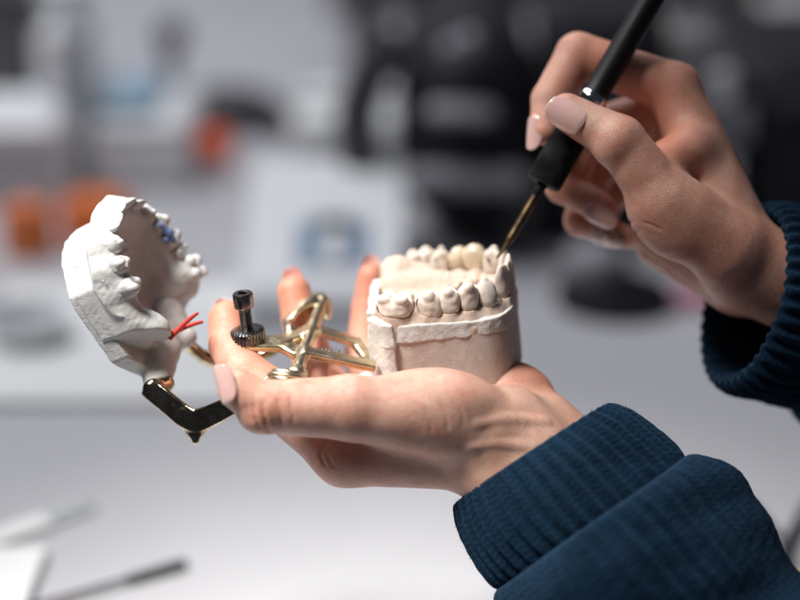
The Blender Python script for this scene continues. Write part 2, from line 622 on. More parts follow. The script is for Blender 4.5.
def build_hand(prims, lo, hi, h, creases, ridges=()):
    v = Vol(lo, hi, h)
    for p, k in prims: v.add(p, k)
    for pts, r, sink in ridges:                     # tendons and veins just under the skin
        q = [v.hit(*p) for p in pts]; q = [a + [0, 0, -sink] for a in q if a is not None]; q = smooth_path(q, 5)
        for i in range(len(q) - 1): v.add(f_cone(q[i], q[i + 1], r, r), .22)
    v.noise(.014, 2.2, 11); v.noise(.006, 5, 12)
    for pts, r, dep in creases:
        q = [v.hit(*p) for p in pts]
        q = [a for a in q if a is not None]
        q = smooth_path(q, 5) if len(q) > 2 else q
        # creases taper out at their ends
        for i in range(len(q) - 1):
            u = (i + .5) / max(len(q) - 1, 1); tp = math.sin(math.pi * u) ** .6
            o = np.array([0, 0, r * (1 - dep * tp * 1.2)])
            v.cut(f_cone(q[i] + o, q[i + 1] + o, r, r), .06)
    return v


def hand_obj(v, flush_glow_pts, pale_pts):
    vs, fs = v.mesh()
    fl = np.zeros(len(vs)); pa = np.zeros(len(vs))
    for p, r, a in flush_glow_pts: fl = np.maximum(fl, a * np.exp(-((vs - p) ** 2).sum(1) / r ** 2))
    for p, r, a in pale_pts: pa = np.maximum(pa, a * np.exp(-((vs - p) ** 2).sum(1) / r ** 2))
    o = mesh_obj('hand', to_world(vs), fs, MAT['skin'], person, attrs={'flush_glow': fl, 'pale': pa})
    return o


def fingernail(v, hand, centre, along, normal, L, W, mat, shape=2.6, curl=.10, lift=.015, R=.62, glitter=None, tipw=1.0):
    """curved plate laid on a fingertip; along = towards its free edge"""
    n0 = unit(normal); a = unit(np.asarray(along, float) - n0 * (np.asarray(along, float) @ n0)); sd = np.cross(a, n0)
    c = v.march(np.asarray(centre, float) + n0 * 1.5, -n0, 4)
    if c is None: c = np.asarray(centre, float)
    c = c + n0 * lift
    nu, nv = 18, 24; Rr = W * R
    top = []; gl = []
    for j in range(nv + 1):
        y = -1 + 2 * j / nv
        half = W / 2 * max(1 - abs(y) ** (shape * (1.0 if y > 0 else 1.25)), 0) ** (1 / shape)
        half *= (1 + (tipw - 1) * max(y, 0))
        half = max(half, W * .04)
        for i in range(nu + 1):
            x = -1 + 2 * i / nu
            u = x * half
            z = math.sqrt(max(Rr * Rr - u * u, 0)) - Rr - curl * L * (y * .5) ** 2 - (.03 if y < -.9 else 0)
            top.append(c + sd * u + a * (y * L / 2) + n0 * z); gl.append(0 if glitter is None else min(max((y + glitter) * 3, 0), 1))
    th = .055
    N = len(top); vs = top + [p - n0 * th for p in top]
    m = nu + 1; fs = []
    for j in range(nv):
        for i in range(nu):
            q = [j*m+i, j*m+i+1, (j+1)*m+i+1, (j+1)*m+i]
            fs.append(q); fs.append([k + N for k in q[::-1]])
    ring = [i for i in range(m)] + [j*m+nu for j in range(1, nv+1)] + [nv*m+i for i in range(nu-1, -1, -1)] + [j*m for j in range(nv-1, 0, -1)]
    for k in range(len(ring)):
        p, q = ring[k], ring[(k + 1) % len(ring)]
        fs.append([q, p, p + N, q + N])
    o = mesh_obj('fingernail', to_world(np.array(vs)), np.array(fs), mat, hand, attrs={'glitter': np.array(gl + gl)})
    return o


C = f_cone
# --- left hand, palm up, carrying the articulator
LH = dict(
    thumb=[V(350, 408, -2.0), V(266, 406, -2.5), V(237, 389, -2.7)],
    index=[V(345, 452, .2), V(244, 374, 1.2), V(229, 345, 2.0), V(227, 319, 2.6)],
    middle=[V(345, 422, 2.5), V(314, 364, 4.2), V(300, 320, 5.0), V(294, 292, 5.2)],
    ring=[V(378, 408, 4.4), V(364, 352, 6.2), V(367, 308, 6.6), V(371, 277, 6.6)],
    pinky=[V(408, 398, 6.0), V(424, 348, 7.3), V(433, 318, 7.3), V(437, 300, 7.0)],
)


def finger(j, r, k=.12, kr=.5):
    out = [(C(j[0], j[1], r[0], r[1]), kr)]
    for i in range(1, len(j) - 1): out.append((C(j[i], j[i + 1], r[i], r[i + 1]), k))
    return out


prims = []
prims += [(C(V(487, 462, -.3), V(668, 640, -2.0), 1.6, 1.9), .5), (C(V(541, 430, 1.6), V(700, 590, -.5), 1.6, 2.2), .8)]
prims += [(C(V(506, 432, .0), V(672, 604, -1.6), 1.9, 2.0), .7)]
prims += [(C(V(482, 456, .2), V(345, 452, .2), 1.4, 1.32), .6)]
prims += [(C(V(490, 440, 1.2), LH['middle'][0], 1.5, 1.2), .6), (C(V(505, 425, 2.4), LH['ring'][0], 1.4, 1.1), .6),
          (C(V(512, 412, 3.2), LH['pinky'][0], 1.4, 1.0), .6)]
prims += [(f_ell(V(514, 391, 2.6), (1.75, 1.25, 1.5), [(.9, -.35, 0), (.35, .9, 0), (0, 0, 1)]), .45)]
prims += [(C(V(484, 428, -.7), LH['thumb'][0], 1.6, 1.25), .6),
          (f_ell(V(428, 403, -1.3), (2.7, 1.38, 1.5), [(1, .04, .1), (-.04, 1, 0), (-.1, 0, 1)]), .6)]
prims += [(C(LH['thumb'][0], LH['thumb'][1], 1.25, 1.0), .3), (C(LH['thumb'][1], LH['thumb'][2], 1.0, .78), .15),
          (f_ell(V(262, 414, -2.5), (.9, .75, .9)), .25)]
prims += finger(LH['index'], (1.3, .95, .84, .77)) + finger(LH['middle'], (1.2, .9, .78, .70))
prims += finger(LH['ring'], (1.1, .82, .66, .57)) + finger(LH['pinky'], (1.0, .7, .58, .5))
creases = [
    ([(253, 404), (254, 414), (257, 423), (261, 430)], .05, .9), ([(262, 401), (264, 414), (267, 426), (270, 433)], .06, .8),
    ([(246, 406), (248, 414), (251, 421)], .04, .7), ([(438, 402), (446, 414), (448, 430)], .035, .3), ([(452, 398), (461, 410), (464, 426)], .035, .25), ([(424, 408), (430, 420), (431, 432)], .03, .25),
    ([(290, 396), (292, 410), (294, 424)], .03, .3), ([(278, 398), (280, 412), (283, 428)], .03, .3),
    ([(327, 443), (320, 452), (324, 466)], .07, .8), ([(333, 450), (328, 458), (334, 468)], .05, .7),
    
]
ridgesL = [([(474, 424), (505, 420), (545, 424)], .18, .25), ([(470, 446), (496, 443), (528, 448)], .16, .23)]
vL = build_hand(prims, V(190, 640, 0) + [0, 0, -9.5], V(735, 235, 0) + [0, 0, 5.5], .075, creases, ridgesL)
flL = [(LH['index'][3], 1.5, .95), (LH['index'][2], 1.4, .7), (LH['index'][1], 1.6, .6), (LH['middle'][3], 1.6, .95), (LH['middle'][2], 1.5, .8),
       (LH['middle'][1], 1.5, .8), (LH['ring'][3], 1.5, .9), (LH['ring'][2], 1.6, .8), (V(530, 370, 2), 1.0, .8), (V(545, 382, 2), .9, .8),
       (V(262, 415, -3.4), .9, .5), (V(322, 452, -1), 1.0, .5), (V(330, 400, 3), 2.0, .6)]
paL = [(V(500, 425, -1), 1.8, .7), (V(545, 405, 0), 1.5, .6), (V(420, 372, -1.5), 1.4, .4)]
handL = hand_obj(vL, flL, paL)
fingernail(vL, handL, V(226, 384, -3.1), (-.50, .84, .1), (-.72, -.10, .68), 1.55, 1.1, MAT['nail'], 2.6, .12, .07)
fingernail(vL, handL, LH['index'][3] + [-.02, .40, -.1], (-.05, .9, -.35), (-.25, -.25, -.93), 1.25, .95, MAT['nail'])
fingernail(vL, handL, LH['middle'][3] + [-.05, .42, -.1], (-.2, .95, -.2), (.1, .25, -.95), 1.2, .9, MAT['nail'])
fingernail(vL, handL, LH['ring'][3] + [.02, .40, 0], (.1, 1, 0), (-.1, .0, -1), 1.15, .8, MAT['nail'])

# --- right hand, holding the waxing tool like a pen
RH = dict(
    thumb=[V(664, 202, 1.6), V(620, 140, 1.3), V(567, 112, 1.75)],
    index=[V(675, 89, 4.5), V(578, 54, 4.7), V(550, 100, 4.3), V(544, 131, 3.9)],
    middle=[V(672, 108, 6.0), V(592, 130, 6.4), V(563, 186, 5.4), V(603, 209, 4.7)],
    ring=[V(668, 132, 7.4), V(590, 172, 7.8), V(581, 220, 6.5), V(612, 232, 5.7)],
    pinky=[V(668, 160, 8.6), V(606, 200, 9.0), V(602, 230, 8.0), V(628, 238, 7.2)],
)
WR = V(744, 264, 3.2)
prims = []
prims += [(C(WR, V(900, 330, 4.5), 1.85, 2.2), .5), (C(V(746, 270, 5.4), V(900, 336, 7.5), 1.75, 2.2), .8)]
prims += [(C(WR, RH['index'][0], 1.7, 1.08), .5), (C(V(744, 266, 4.4), RH['middle'][0], 1.6, 1.08), .6),
          (C(V(744, 268, 5.2), RH['ring'][0], 1.5, 1.02), .6), (C(V(744, 272, 6.0), RH['pinky'][0], 1.5, .95), .6)]
prims += [(C(V(738, 282, 5.2), V(664, 238, 6.6), 1.35, 1.35), .6)]
prims += [(C(V(728, 250, 2.3), RH['thumb'][0], 1.6, 1.35), .5), (f_ell(V(674, 216, 1.9), (2.1, 1.62, 1.5), [(.75, -.6, 0), (.6, .75, 0), (0, 0, 1)]), .5)]
prims += [(C(V(690, 150, 3.0), V(655, 165, 2.4), 1.0, .8), .7)]
prims += [(C(RH['thumb'][0], RH['thumb'][1], 1.25, 1.0), .3), (C(RH['thumb'][1], RH['thumb'][2], 1.0, .76), .2)]
prims += [(f_ell(V(615, 143, 1.1), (.95, 1.0, .95)), .25)]
prims += finger(RH['index'], (1.08, .93, .78, .62), .15, .35) + finger(RH['middle'], (1.05, .88, .76, .62), .15, .35)
prims += finger(RH['ring'], (1.0, .82, .72, .58), .15, .3) + finger(RH['pinky'], (.9, .7, .6, .5), .15, .3)
creases = [
    ([(622, 224), (632, 222), (648, 224), (660, 230)], .05, .6), ([(625, 232), (638, 231), (655, 236)], .05, .6),
    
    ([(640, 252), (660, 266), (684, 282), (712, 300)], .08, .6),
]
ridgesR = []
vR = build_hand(prims, V(510, 400, 0) + [0, 0, -12], V(860, 0, 0) + [0, 0, 1.5], .075, creases, ridgesR)
flR = [(RH['index'][3], 1.0, .5), (V(600, 60, 3.6), 1.4, .8), (V(560, 80, 3.4), 1.0, .6), (V(660, 140, 2.5), 1.6, .95), (V(650, 110, 4), 2.0, .7),
       (RH['middle'][2], 1.3, .6), (RH['ring'][2], 1.3, .7), (V(620, 135, .4), .9, .35), (V(750, 240, 2), 2.0, .4), (V(690, 250, 1), 2.5, .3)]
paR = [(V(600, 115, .6), .9, .5), (V(540, 90, 3.5), .8, .3)]
handR = hand_obj(vR, flR, paR)
fingernail(vR, handR, V(566, 114.5, 1.0), (-.84, .50, -.05), (-.27, .06, .98), 1.74, 1.26, MAT['nail'], 3.2, .12, .15, .66, tipw=.88)
fingernail(vR, handR, V(535, 133, 3.7), (-.12, -.98, .12), (-.72, .10, .68), 1.5, .9, MAT['nail'], 2.4, .10, .06)
fingernail(vR, handR, V(602, 214, 4.5), (.80, -.48, .20), (-.26, -.28, .92), 1.55, .92, MAT['nail'], 2.2, .10, .17)
fingernail(vR, handR, V(609, 235, 5.4), (.80, -.34, .30), (-.30, -.30, .90), 1.65, .95, MAT['glit'], 2.2, .10, .17, glitter=.35)


# --- sleeves
def catmull_profile(prof, step=.08):
    P = [np.array(p, float) for p in prof]
    q = smooth_path(P, 12)
    q = np.array(q); L = np.concatenate([[0], np.cumsum(np.linalg.norm(np.diff(q[:, :2], axis=0), axis=1))])
    n = int(L[-1] / step) + 2
    t = np.linspace(0, L[-1], n)
    return np.stack([np.interp(t, L, q[:, i]) for i in range(q.shape[1])], 1), t


def sleeve(name, P0, axis, e1, prof, ex, ey, shear, shear_phi, ribs, seed, bend=None, parent=person, nphi=420, wr=.12, fuzz=14000):
    """prof rows: (distance along, radius, rib height, wrinkle)"""
    a = unit(axis); e1 = unit(np.asarray(e1, float) - a * (np.asarray(e1, float) @ a)); e2 = np.cross(a, e1)
    q, t = catmull_profile(prof)
    ph = np.arange(nphi) / nphi * 2 * math.pi
    S, PH = q[:, 0][:, None], ph[None, :]
    r = q[:, 1][:, None] * np.ones_like(PH)
    x0 = np.cos(PH) * 3 + 0 * S; y0 = np.sin(PH) * 3 + 0 * S
    wn = wnoise(x0, y0, S + 0 * PH, 1.0, seed) + .5 * wnoise(x0, y0, S + 0 * PH, 2.4, seed + 1)
    r = r + wr * q[:, 3][:, None] * wn
    rib = np.sin(PH * ribs + .25 * np.sin(S * 2 + PH * 3))
    r = r + 1.9 * q[:, 2][:, None] * (np.sign(rib) * np.abs(rib) ** .7)
    r = r + .012 * wnoise(x0, y0, S + 0 * PH, 14, seed + 2)
    ss = S + shear * np.cos(PH - shear_phi) + .06 * wnoise(x0, y0, 0 * S + 0 * PH, .8, seed + 3)
    pts = P0 + ss[..., None] * a + (r * ex * np.cos(PH))[..., None] * e1 + (r * ey * np.sin(PH))[..., None] * e2
    if bend is not None:
        pts = pts + (np.maximum(ss, 0) ** 2)[..., None] * np.asarray(bend, float)
    n, m = pts.shape[:2]
    ii, jj = np.meshgrid(np.arange(n - 1), np.arange(m), indexing='ij'); j2 = (jj + 1) % m
    fs = np.stack([ii*m+jj, ii*m+j2, (ii+1)*m+j2, (ii+1)*m+jj], -1).reshape(-1, 4)
    uv = np.stack([np.broadcast_to(ph[None, :] * 3.6 / .34, (n, m)), np.broadcast_to(t[:, None] / .26, (n, m))], -1).reshape(-1, 2)
    # loose wool fibres standing off the knit
    fr = np.random.default_rng(seed + 77); nf = int(fuzz)
    fi = fr.integers(1, n - 2, nf); fj = fr.integers(0, m, nf)
    base = pts[fi, fj]; du = pts[fi, (fj + 1) % m] - pts[fi, fj - 1]; dv = pts[fi + 1, fj] - pts[fi - 1, fj]
    nrm = np.cross(du, dv); nrm /= np.linalg.norm(nrm, axis=1)[:, None] + 1e-9
    cen = P0 + a * ((base - P0) @ a)[:, None]
    nrm *= np.sign(((base - cen) * nrm).sum(1))[:, None]
    tg = fr.normal(size=(nf, 3)); tg -= nrm * (tg * nrm).sum(1)[:, None]; tg /= np.linalg.norm(tg, axis=1)[:, None]
    ln = fr.uniform(.05, .19, nf)[:, None]; sd = np.cross(nrm, tg) * .0035
    p1 = base + (nrm * .35 + tg * .45) * ln; p2 = base + (nrm * (.35 + .5 * fr.random((nf, 1))) + tg * fr.uniform(.5, 1.1, (nf, 1))) * ln
    fv = np.stack([base - sd, base + sd, p1 + sd * .8, p1 - sd * .8, p2 + sd * .3, p2 - sd * .3], 1).reshape(-1, 3)
    o0 = n * m + np.arange(nf)[:, None] * 6
    ff = np.concatenate([o0 + np.array([0, 1, 2, 3]), o0 + np.array([3, 2, 4, 5])])
    uvf = np.repeat(uv.reshape(n, m, 2)[fi, fj], 6, axis=0)
    return mesh_obj(name, to_world(np.concatenate([pts.reshape(-1, 3), fv])), np.concatenate([fs, ff]), MAT['wool'], parent, uv=np.concatenate([uv, uvf]))


# left: rolled ribbed cuff, then the sleeve bunched behind it
aL = unit((.665, -.735, .16)); eL = (.75, .66, 0)
P0 = V(534, 457, .2)
cuff = [(2.2, 3.1, .0, 0), (1.0, 3.2, .02, 0), (.15, 3.3, .04, 0), (-.12, 3.5, .05, .2), (.15, 3.75, .07, .3), (.9, 4.1, .075, .5), (2.0, 4.35, .075, .8), (3.1, 4.45, .07, 1), (3.7, 4.3, .05, 1), (4.1, 3.9, .03, 1), (5.0, 3.6, .02, .5)]
sleeve('cuff', P0, aL, eL, cuff, 1.0, .80, .55, 0, 40, 21)
body = [(5.2, 3.9, .0, .5), (4.2, 4.0, .0, .6), (3.55, 4.25, .0, 1), (3.42, 4.55, .0, 1.2), (3.7, 4.95, .02, 1.5), (4.6, 5.3, .025, 2), (6.2, 5.35, .02, 2.6), (8.0, 5.0, .02, 2.6), (9.3, 4.75, .0, 2.2), (11, 5.1, 0, 2), (14, 5.2, 0, 2), (20, 5.4, 0, 2), (30, 5.8, 0, 2)]
sleeve('sleeve', P0, aL, eL, body, 1.0, .82, .55, 0, 40, 31)
# right: loose cuff hanging below the wrist
aR = unit((.92, -.22, -.34)); eR = (.2, .97, 0)
P0r = V(746, 296, 4.0)
cuffr = [(3.5, 3.0, 0, 0), (1.5, 3.3, .02, .3), (.2, 3.55, .05, .5), (-.15, 3.8, .06, .6), (.15, 4.15, .07, .8), (1.2, 4.3, .075, 1), (2.8, 4.3, .075, 1), (4.2, 4.2, .06, 1), (4.8, 3.9, .03, 1)]
sleeve('cuff', P0r, aR, eR, cuffr, .96, .80, .1, 0, 40, 41)
bodyr = [(5.2, 3.6, 0, .5), (4.3, 3.9, 0, .8), (4.2, 4.4, 0, 1), (4.8, 4.8, 0, 1.5), (7, 5.0, 0, 2), (10, 4.9, 0, 2), (16, 5.1, 0, 2), (28, 5.6, 0, 2)]
sleeve('sleeve', P0r, aR, eR, bodyr, .97, .86, .1, 0, 40, 51)

# ------------------------------------------------------------------ articulator with the two plaster casts
art = empty('dental_articulator', to_world(V(400, 385, 2)), 'open brass dental articulator carrying a white upper and a beige lower plaster tooth model', 'dental model')

# tooth shapes in their own frame: m along the arch, b outwards, n up
def tooth_vol(kind, md, bl, h, seed):
    v = Vol((-md * .75, -bl * .8, -h * .75), (md * .75, bl * .8, h * .85), .034)
    X, Y, Z = v._xyz((slice(None),) * 3)
    u = np.clip(Z / h + .5, 0, 1)
    if kind in ('molar', 'premolar'):
        wide = .93 + .16 * u - .10 * u ** 3
        thin = .95 - .12 * u ** 2
    elif kind == 'canine':
        wide = .90 + .26 * u - .32 * u ** 3; thin = 1.0 - .45 * u ** 1.8
    elif kind == 'incisor':
        wide = .82 + .22 * u - .03 * u ** 6; thin = 1.0 - .72 * u ** 1.2
    else:
        wide = .86 + .34 * u - .22 * u ** 3; thin = .86 + .35 * u - .40 * u ** 2.5
    p = 2.5 if kind != 'incisor' else 2.9
    xx = np.abs(X / wide) / (md / 2); yy = np.abs(Y / thin) / (bl / 2); zz = np.abs(Z) / (h / 2)
    rad = (xx ** p + yy ** p + zz ** (p + .8)) ** (1 / p)
    v.d = ((rad - 1) * min(md, bl, h) * .42).astype(np.float32)
    zt = h * .5
    if kind == 'molar':
        for sx in (-1, 1):
            for sy in (-1, 1):
                v.add(f_ell((sx * md * .23, sy * bl * .24, zt - .10), (md * .21, bl * .2, .22)), .06)
        v.cut(f_cone((-md * .36, 0, zt + .04), (md * .36, 0, zt + .04), .13, .13), .08)
        v.cut(f_cone((0, -bl * .4, zt + .08), (0, bl * .5, zt + .06), .11, .11), .07)
    elif kind == 'premolar':
        v.add(f_ell((0, bl * .24, zt - .10), (md * .27, bl * .22, .25)), .07)
        v.add(f_ell((0, -bl * .26, zt - .14), (md * .25, bl * .2, .2)), .07)
        v.cut(f_cone((-md * .36, 0, zt + .02), (md * .36, 0, zt + .02), .10, .10), .07)
    elif kind == 'canine':
        v.add(f_cone((0, 0, 0), (0, -.02, zt + .02), bl * .26, .11), .12)
    elif kind == 'crown':
        v.add(f_ell((0, 0, zt * .3), (md * .40, bl * .38, zt * .85)), .15)
    v.noise(.022, 5, seed); v.noise(.008, 15, seed + 1)
    return v


def place_tooth(F, O, part, name, kind, A, T, N, yaw, md, bl, h, mat, lean=0.0, side=0.0, seed=0):
    vs, fs = tooth_vol(kind, md, bl, h, seed).mesh()
    # lean: tip the crown outwards; side: along the arch
    cl, sl = math.cos(lean), math.sin(lean)
    rs = np.random.default_rng(seed + 500); side += rs.uniform(-.10, .10); yaw += rs.uniform(-.14, .14); N += rs.uniform(-.05, .05)
    cl, sl = math.cos(lean + rs.uniform(-.08, .08)), math.sin(lean)
    x, y, z = vs[:, 0], vs[:, 1] * cl + vs[:, 2] * sl, -vs[:, 1] * sl + vs[:, 2] * cl
    ca, sa = math.cos(side), math.sin(side)
    x, z = x * ca + z * sa, -x * sa + z * ca
    cy, sy = math.cos(yaw), math.sin(yaw)
    loc = np.stack([x * cy - y * sy + A, x * sy + y * cy + T, z + N], 1)
    return mesh_obj(name, to_world(O + loc @ F), fs, mat, part)


# ---- lower cast.  local axes rows: A (towards the front teeth), T (away from viewer), N (up)
roll = math.radians(6); yaw = math.radians(-3)
Aw = np.array([math.cos(roll) * math.cos(yaw), math.cos(roll) * math.sin(yaw), math.sin(roll)])
Tw = unit(np.array([-math.sin(yaw), math.cos(yaw), 0])); Nw = np.cross(Aw, Tw)
FL = np.array([vdir(Aw), vdir(Tw), vdir(Nw)])
OL = V(442, 272, 2.7)

polyL = [(-2.3, -2.85), (2.0, -2.95), (2.65, -2.5), (2.98, -1.6), (2.98, 1.4), (2.3, 2.5), (1.0, 2.95), (-2.2, 2.9), (-2.95, 2.0), (-2.95, -2.1)]
v = Vol((-3.3, -3.4, -4.4), (3.4, 3.4, .2), .05)
v.add(f_prism(polyL, -4.1, -1.45, .8, .1), 0)
v.noise(.012, 2.5, 3)
vs, fs = v.mesh()
lower = mesh_obj('lower_jaw_cast', to_world(OL + vs @ FL), fs, MAT['block'], art)

near = [(-1.80, -2.25, 1.35), (-.45, -2.38, .9), (.36, -2.38, .76), (1.08, -2.25, .76), (1.82, -1.92, .72)]
front = [(2.45, -1.25, .62), (2.68, -.55, .6), (2.72, .12, .56), (2.55, .78, .6)]
far = [(2.05, 1.40, .72), (1.30, 1.95, .9), (.60, 2.25, .72), (-.10, 2.40, .6), (-.98, 2.55, 1.15)]
arch = [(a, t) for a, t, _ in near + front + far] + [(-2.05, 2.3)]
v = Vol((-3.4, -3.4, -2.2), (3.5, 3.5, .7), .036)
ap = [np.array([a, t, 0]) for a, t in arch]
for i in range(len(ap) - 1):
    v.add(f_cone(ap[i] * [.96, .97, 1] + [0, 0, -1.26], ap[i + 1] * [.96, .97, 1] + [0, 0, -1.26], .52, .52), .2)
    v.add(f_cone(ap[i] * [1, 1.02, 1] + [0, 0, -1.62], ap[i + 1] * [1, 1.02, 1] + [0, 0, -1.62], .55, .55), .2)
for a, t, md in near + front + far:              # root swellings on the outer wall
    o = unit([a * .35 if abs(t) > 1.6 else a, t, 0])
    v.add(f_cone(np.array([a, t, -.95]) + o * .14, np.array([a, t, -1.6]) + o * .28, md * .42, md * .30), .10)
v.add(f_prism([(-2.6, -2.2), (2.3, -2.0), (2.6, 0), (2.2, 1.6), (-2.6, 2.2)], -2.1, -1.05, .3), .35)   # floor inside the arch
v.add(f_cone((-2.0, 1.5, -1.0), (.6, 1.35, -1.1), .75, .55), .4)                                         # slope behind the far teeth
v.add(f_ell((-2.0, 2.0, -.42), (.72, .62, .62)), .3)                                                     # smooth ridge pad
v.add(f_ell((-1.35, 2.0, -.62), (.9, .5, .5)), .3)
v.add(f_cone((-2.2, -2.1, -.75), (-.6, -2.2, -.8), .55, .5), .2)
rr = np.random.default_rng(5)
for i in range(26):                                                                                     # broken lumps at the back near corner
    v.add(f_ell((rr.uniform(-2.7, -1.1), rr.uniform(-2.75, -1.7), rr.uniform(-1.05, -.25)), rr.uniform(.09, .24, 3)), .05)
for i in range(34):                                                                                     # granular plaster between the rows
    v.add(f_ell((rr.uniform(.0, 2.2), rr.uniform(-1.6, 1.5), rr.uniform(-1.0, -.55)), rr.uniform(.10, .3, 3)), .10)
v.add(f_ell((-1.72, -2.95, -1.42), (.17, .13, .13)), .04)
for t0 in (.25, 1.0): v.cut(f_cone((-.4 + t0, 1.0, -.5), (.35 + t0, 2.9, -.6), .035, .035), .02)          # saw cuts beside the dies
v.cut(f_cone((2.2, -2.75, -1.15), (2.75, -2.2, -1.1), .12, .10), .06)
for a, t, md in far: v.add(f_cone((a, t * .80, -.75), (a * .95 - .05, t * .45, -1.0), md * .34, .12), .12)
for a, t, md in near[1:]: v.add(f_cone((a, t * .84, -.85), (a * .95, t * .62, -1.0), md * .34, .14), .10)
v.cut(f_cone((-1.6, .9, -.28), (.9, .72, -.62), .10, .07), .12); v.cut(f_cone((-1.5, 1.5, -.1), (-.2, 1.45, -.36), .06, .04), .1)
v.clip(lambda X, Y, Z: -1.95 - Z)
v.clip(lambda X, Y, Z: f_prism([tuple(np.array(p) * [.965, .99]) for p in polyL], -9, 9, .25)[0](X, Y, Z), .15)
v.noise(.02, 3.5, 8); v.noise(.009, 11, 9); v.noise(.006, 22, 10)
LT = []                                          # lower teeth: kind, place, size
for i, (a, t, md) in enumerate(near):
    o = (math.atan2(t, a * .25) if i < 4 else math.atan2(t, a * .9)) - math.pi / 2
    LT.append((('molar', 'premolar', 'premolar', 'premolar', 'canine')[i], a, t, (-.55, -.50, -.50, -.46, -.42)[i], o, md * 1.1, (1.25, 1.0, .92, .92, .85)[i], (.95, 1.05, 1.02, 1.06, 1.2)[i], -.06))
for i, (a, t, md) in enumerate(front):
    LT.append(('incisor', a, t, -.25, math.atan2(t, a) - math.pi / 2, md * 1.16, .75, 1.55, .10))
for i, (a, t, md) in enumerate(far):
    LT.append((('premolar', 'crown', 'crown', 'premolar', 'molar')[i], a, t, (-.30, -.2, -.28, -.40, -.42)[i], math.atan2(t, a * .35) - math.pi / 2, md * 1.1, (.85, .9, .8, .8, 1.0)[i], (1.2, 1.2, 1.05, 1.05, .95)[i], -.05))
LT.append(('premolar', -.42, 2.35, -.42, math.atan2(2.4, -.1) - math.pi / 2, .5, .8, 1.0, 0))
for kd, a, t, n_, o, md, bl, h, ln in LT:        # a fine gap all round every tooth
    v.cut(f_ell((a, t, n_), (md * .54 + .02, bl * .54 + .02, h * .52), [(math.cos(o), math.sin(o), 0), (-math.sin(o), math.cos(o), 0), (0, 0, 1)]), .03)
vs, fs = v.mesh()
stn = np.zeros(len(vs)); rs = np.random.default_rng(12)
for kd, a, t, n_, o, md, bl, h, ln in LT:        # pencil and wax stain along the margins
    q = vs - np.array([a, t, n_]); x = q[:, 0] * math.cos(o) + q[:, 1] * math.sin(o); y = -q[:, 0] * math.sin(o) + q[:, 1] * math.cos(o)
    e_ = np.sqrt((x / (md * .54 + .02)) ** 2 + (y / (bl * .54 + .02)) ** 2 + (q[:, 2] / (h * .52)) ** 2)
    stn = np.maximum(stn, np.exp(-((e_ - 1.0) / .07) ** 2) * rs.uniform(.3, 1.0))
gum = mesh_obj('gum', to_world(OL + vs @ FL), fs, MAT['gum'], lower, attrs={'stain': stn})

# white chipped plaster lip between block and gum, running down the back corner to the mount
v = Vol((-4.6, -3.5, -4.6), (3.5, 3.5, -.6), .04)
pe = np.array(polyL) * [1.014, 1.013]
v.add(f_prism(pe, -1.86, -1.15, .8, .06), 0)
v.add(f_prism([(-2.35, -2.98), (-2.0, -3.0), (-1.95, -2.6), (-2.6, -1.5), (-3.12, -1.5), (-3.12, -2.05)], -4.15, -1.0, .12), .12)
v.add(f_prism([(-3.1, -2.1), (-2.7, -2.1), (-2.7, 2.0), (-3.1, 2.0)], -4.1, -.75, .1), .1)
v.add(f_cone((-3.0, -1.6, -3.9), (-3.9, -1.2, -4.0), .5, .22), .3)
v.add(f_cone((-3.0, .6, -3.9), (-3.8, .5, -3.95), .5, .25), .3)
v.noise(.030, 3.2, 15); v.noise(.024, 6, 16, where=lambda X, Y, Z: np.where(Z > -2.0, 1.0, .3)); v.noise(.006, 20, 17)
vs, fs = v.mesh()
mesh_obj('plaster_lip', to_world(OL + vs @ FL), fs, MAT['seam'], lower)

for i, (kd, a, t, n_, o, md, bl, h, ln) in enumerate(LT):
    q = place_tooth(FL, OL, lower, 'crown' if kd == 'crown' else 'tooth', kd, a, t, n_, o, md, bl, h, MAT['crown'] if kd == 'crown' else MAT['tooth'], lean=ln, seed=60 + i)
    if kd == 'crown': q['label'] = 'glossy ivory crown among the matt beige teeth'
# black register dot on one tooth
dp = np.array([1.92, .93, .02])
mb = MB(); c0 = to_world(OL + dp @ FL)
mb.lathe(c0, to_world(V(0, 0, 0)) * 0 + (M3 @ unit([-.1, .15, 1])), [(-.1, .055), (.02, .055), (.04, .03)], 16)
mb.obj('mark', MAT['dgrey'], lower, angle=40)

# ---- upper cast
Tu = unit(np.array([-.22, -.43, .87])); Au = np.array([-.47, .82, .31]); Au = unit(Au - Tu * (Au @ Tu)); Nu = np.cross(Au, Tu)
FU = np.array([Au, Tu, Nu]); OU = V(155, 259, 1.6)
polyU = [(2.3, .7), (1.8, 1.9), (.6, 2.85), (-1.5, 2.95), (-3.35, 1.3), (-3.35, -1.6), (-2.1, -2.9), (.6, -2.8), (1.8, -1.9), (2.3, -.7)]
v = Vol((-4.9, -3.6, -4.2), (3.4, 3.6, .9), .045)
v.add(f_prism(polyU, -2.35, -1.1, .04), 0)
nearU = [(1.65, 1.75, .75), (.92, 2.2, .72), (-.02, 2.35, .82)]
frontU = [(2.25, .95, .8), (2.5, .25, .72), (2.45, -.5, .72), (2.1, -1.15, .65)]
farU = [(1.45, -1.75, .72), (.75, -2.1, .7), (-.02, -2.3, .72), (-.70, -2.35, .6), (-1.62, -2.3, .95)]
archU = [(-2.15, 2.2), (-1.4, 2.35), (-.75, 2.4)] + [(a, t) for a, t, _ in nearU[::-1] + frontU + farU] + [(-2.3, -2.2)]
hU = [-.45, -.85, -.9] + [-.72] * 11 + [-.55, -1.2]
ap = [np.array([a, t, 0]) for a, t in archU]
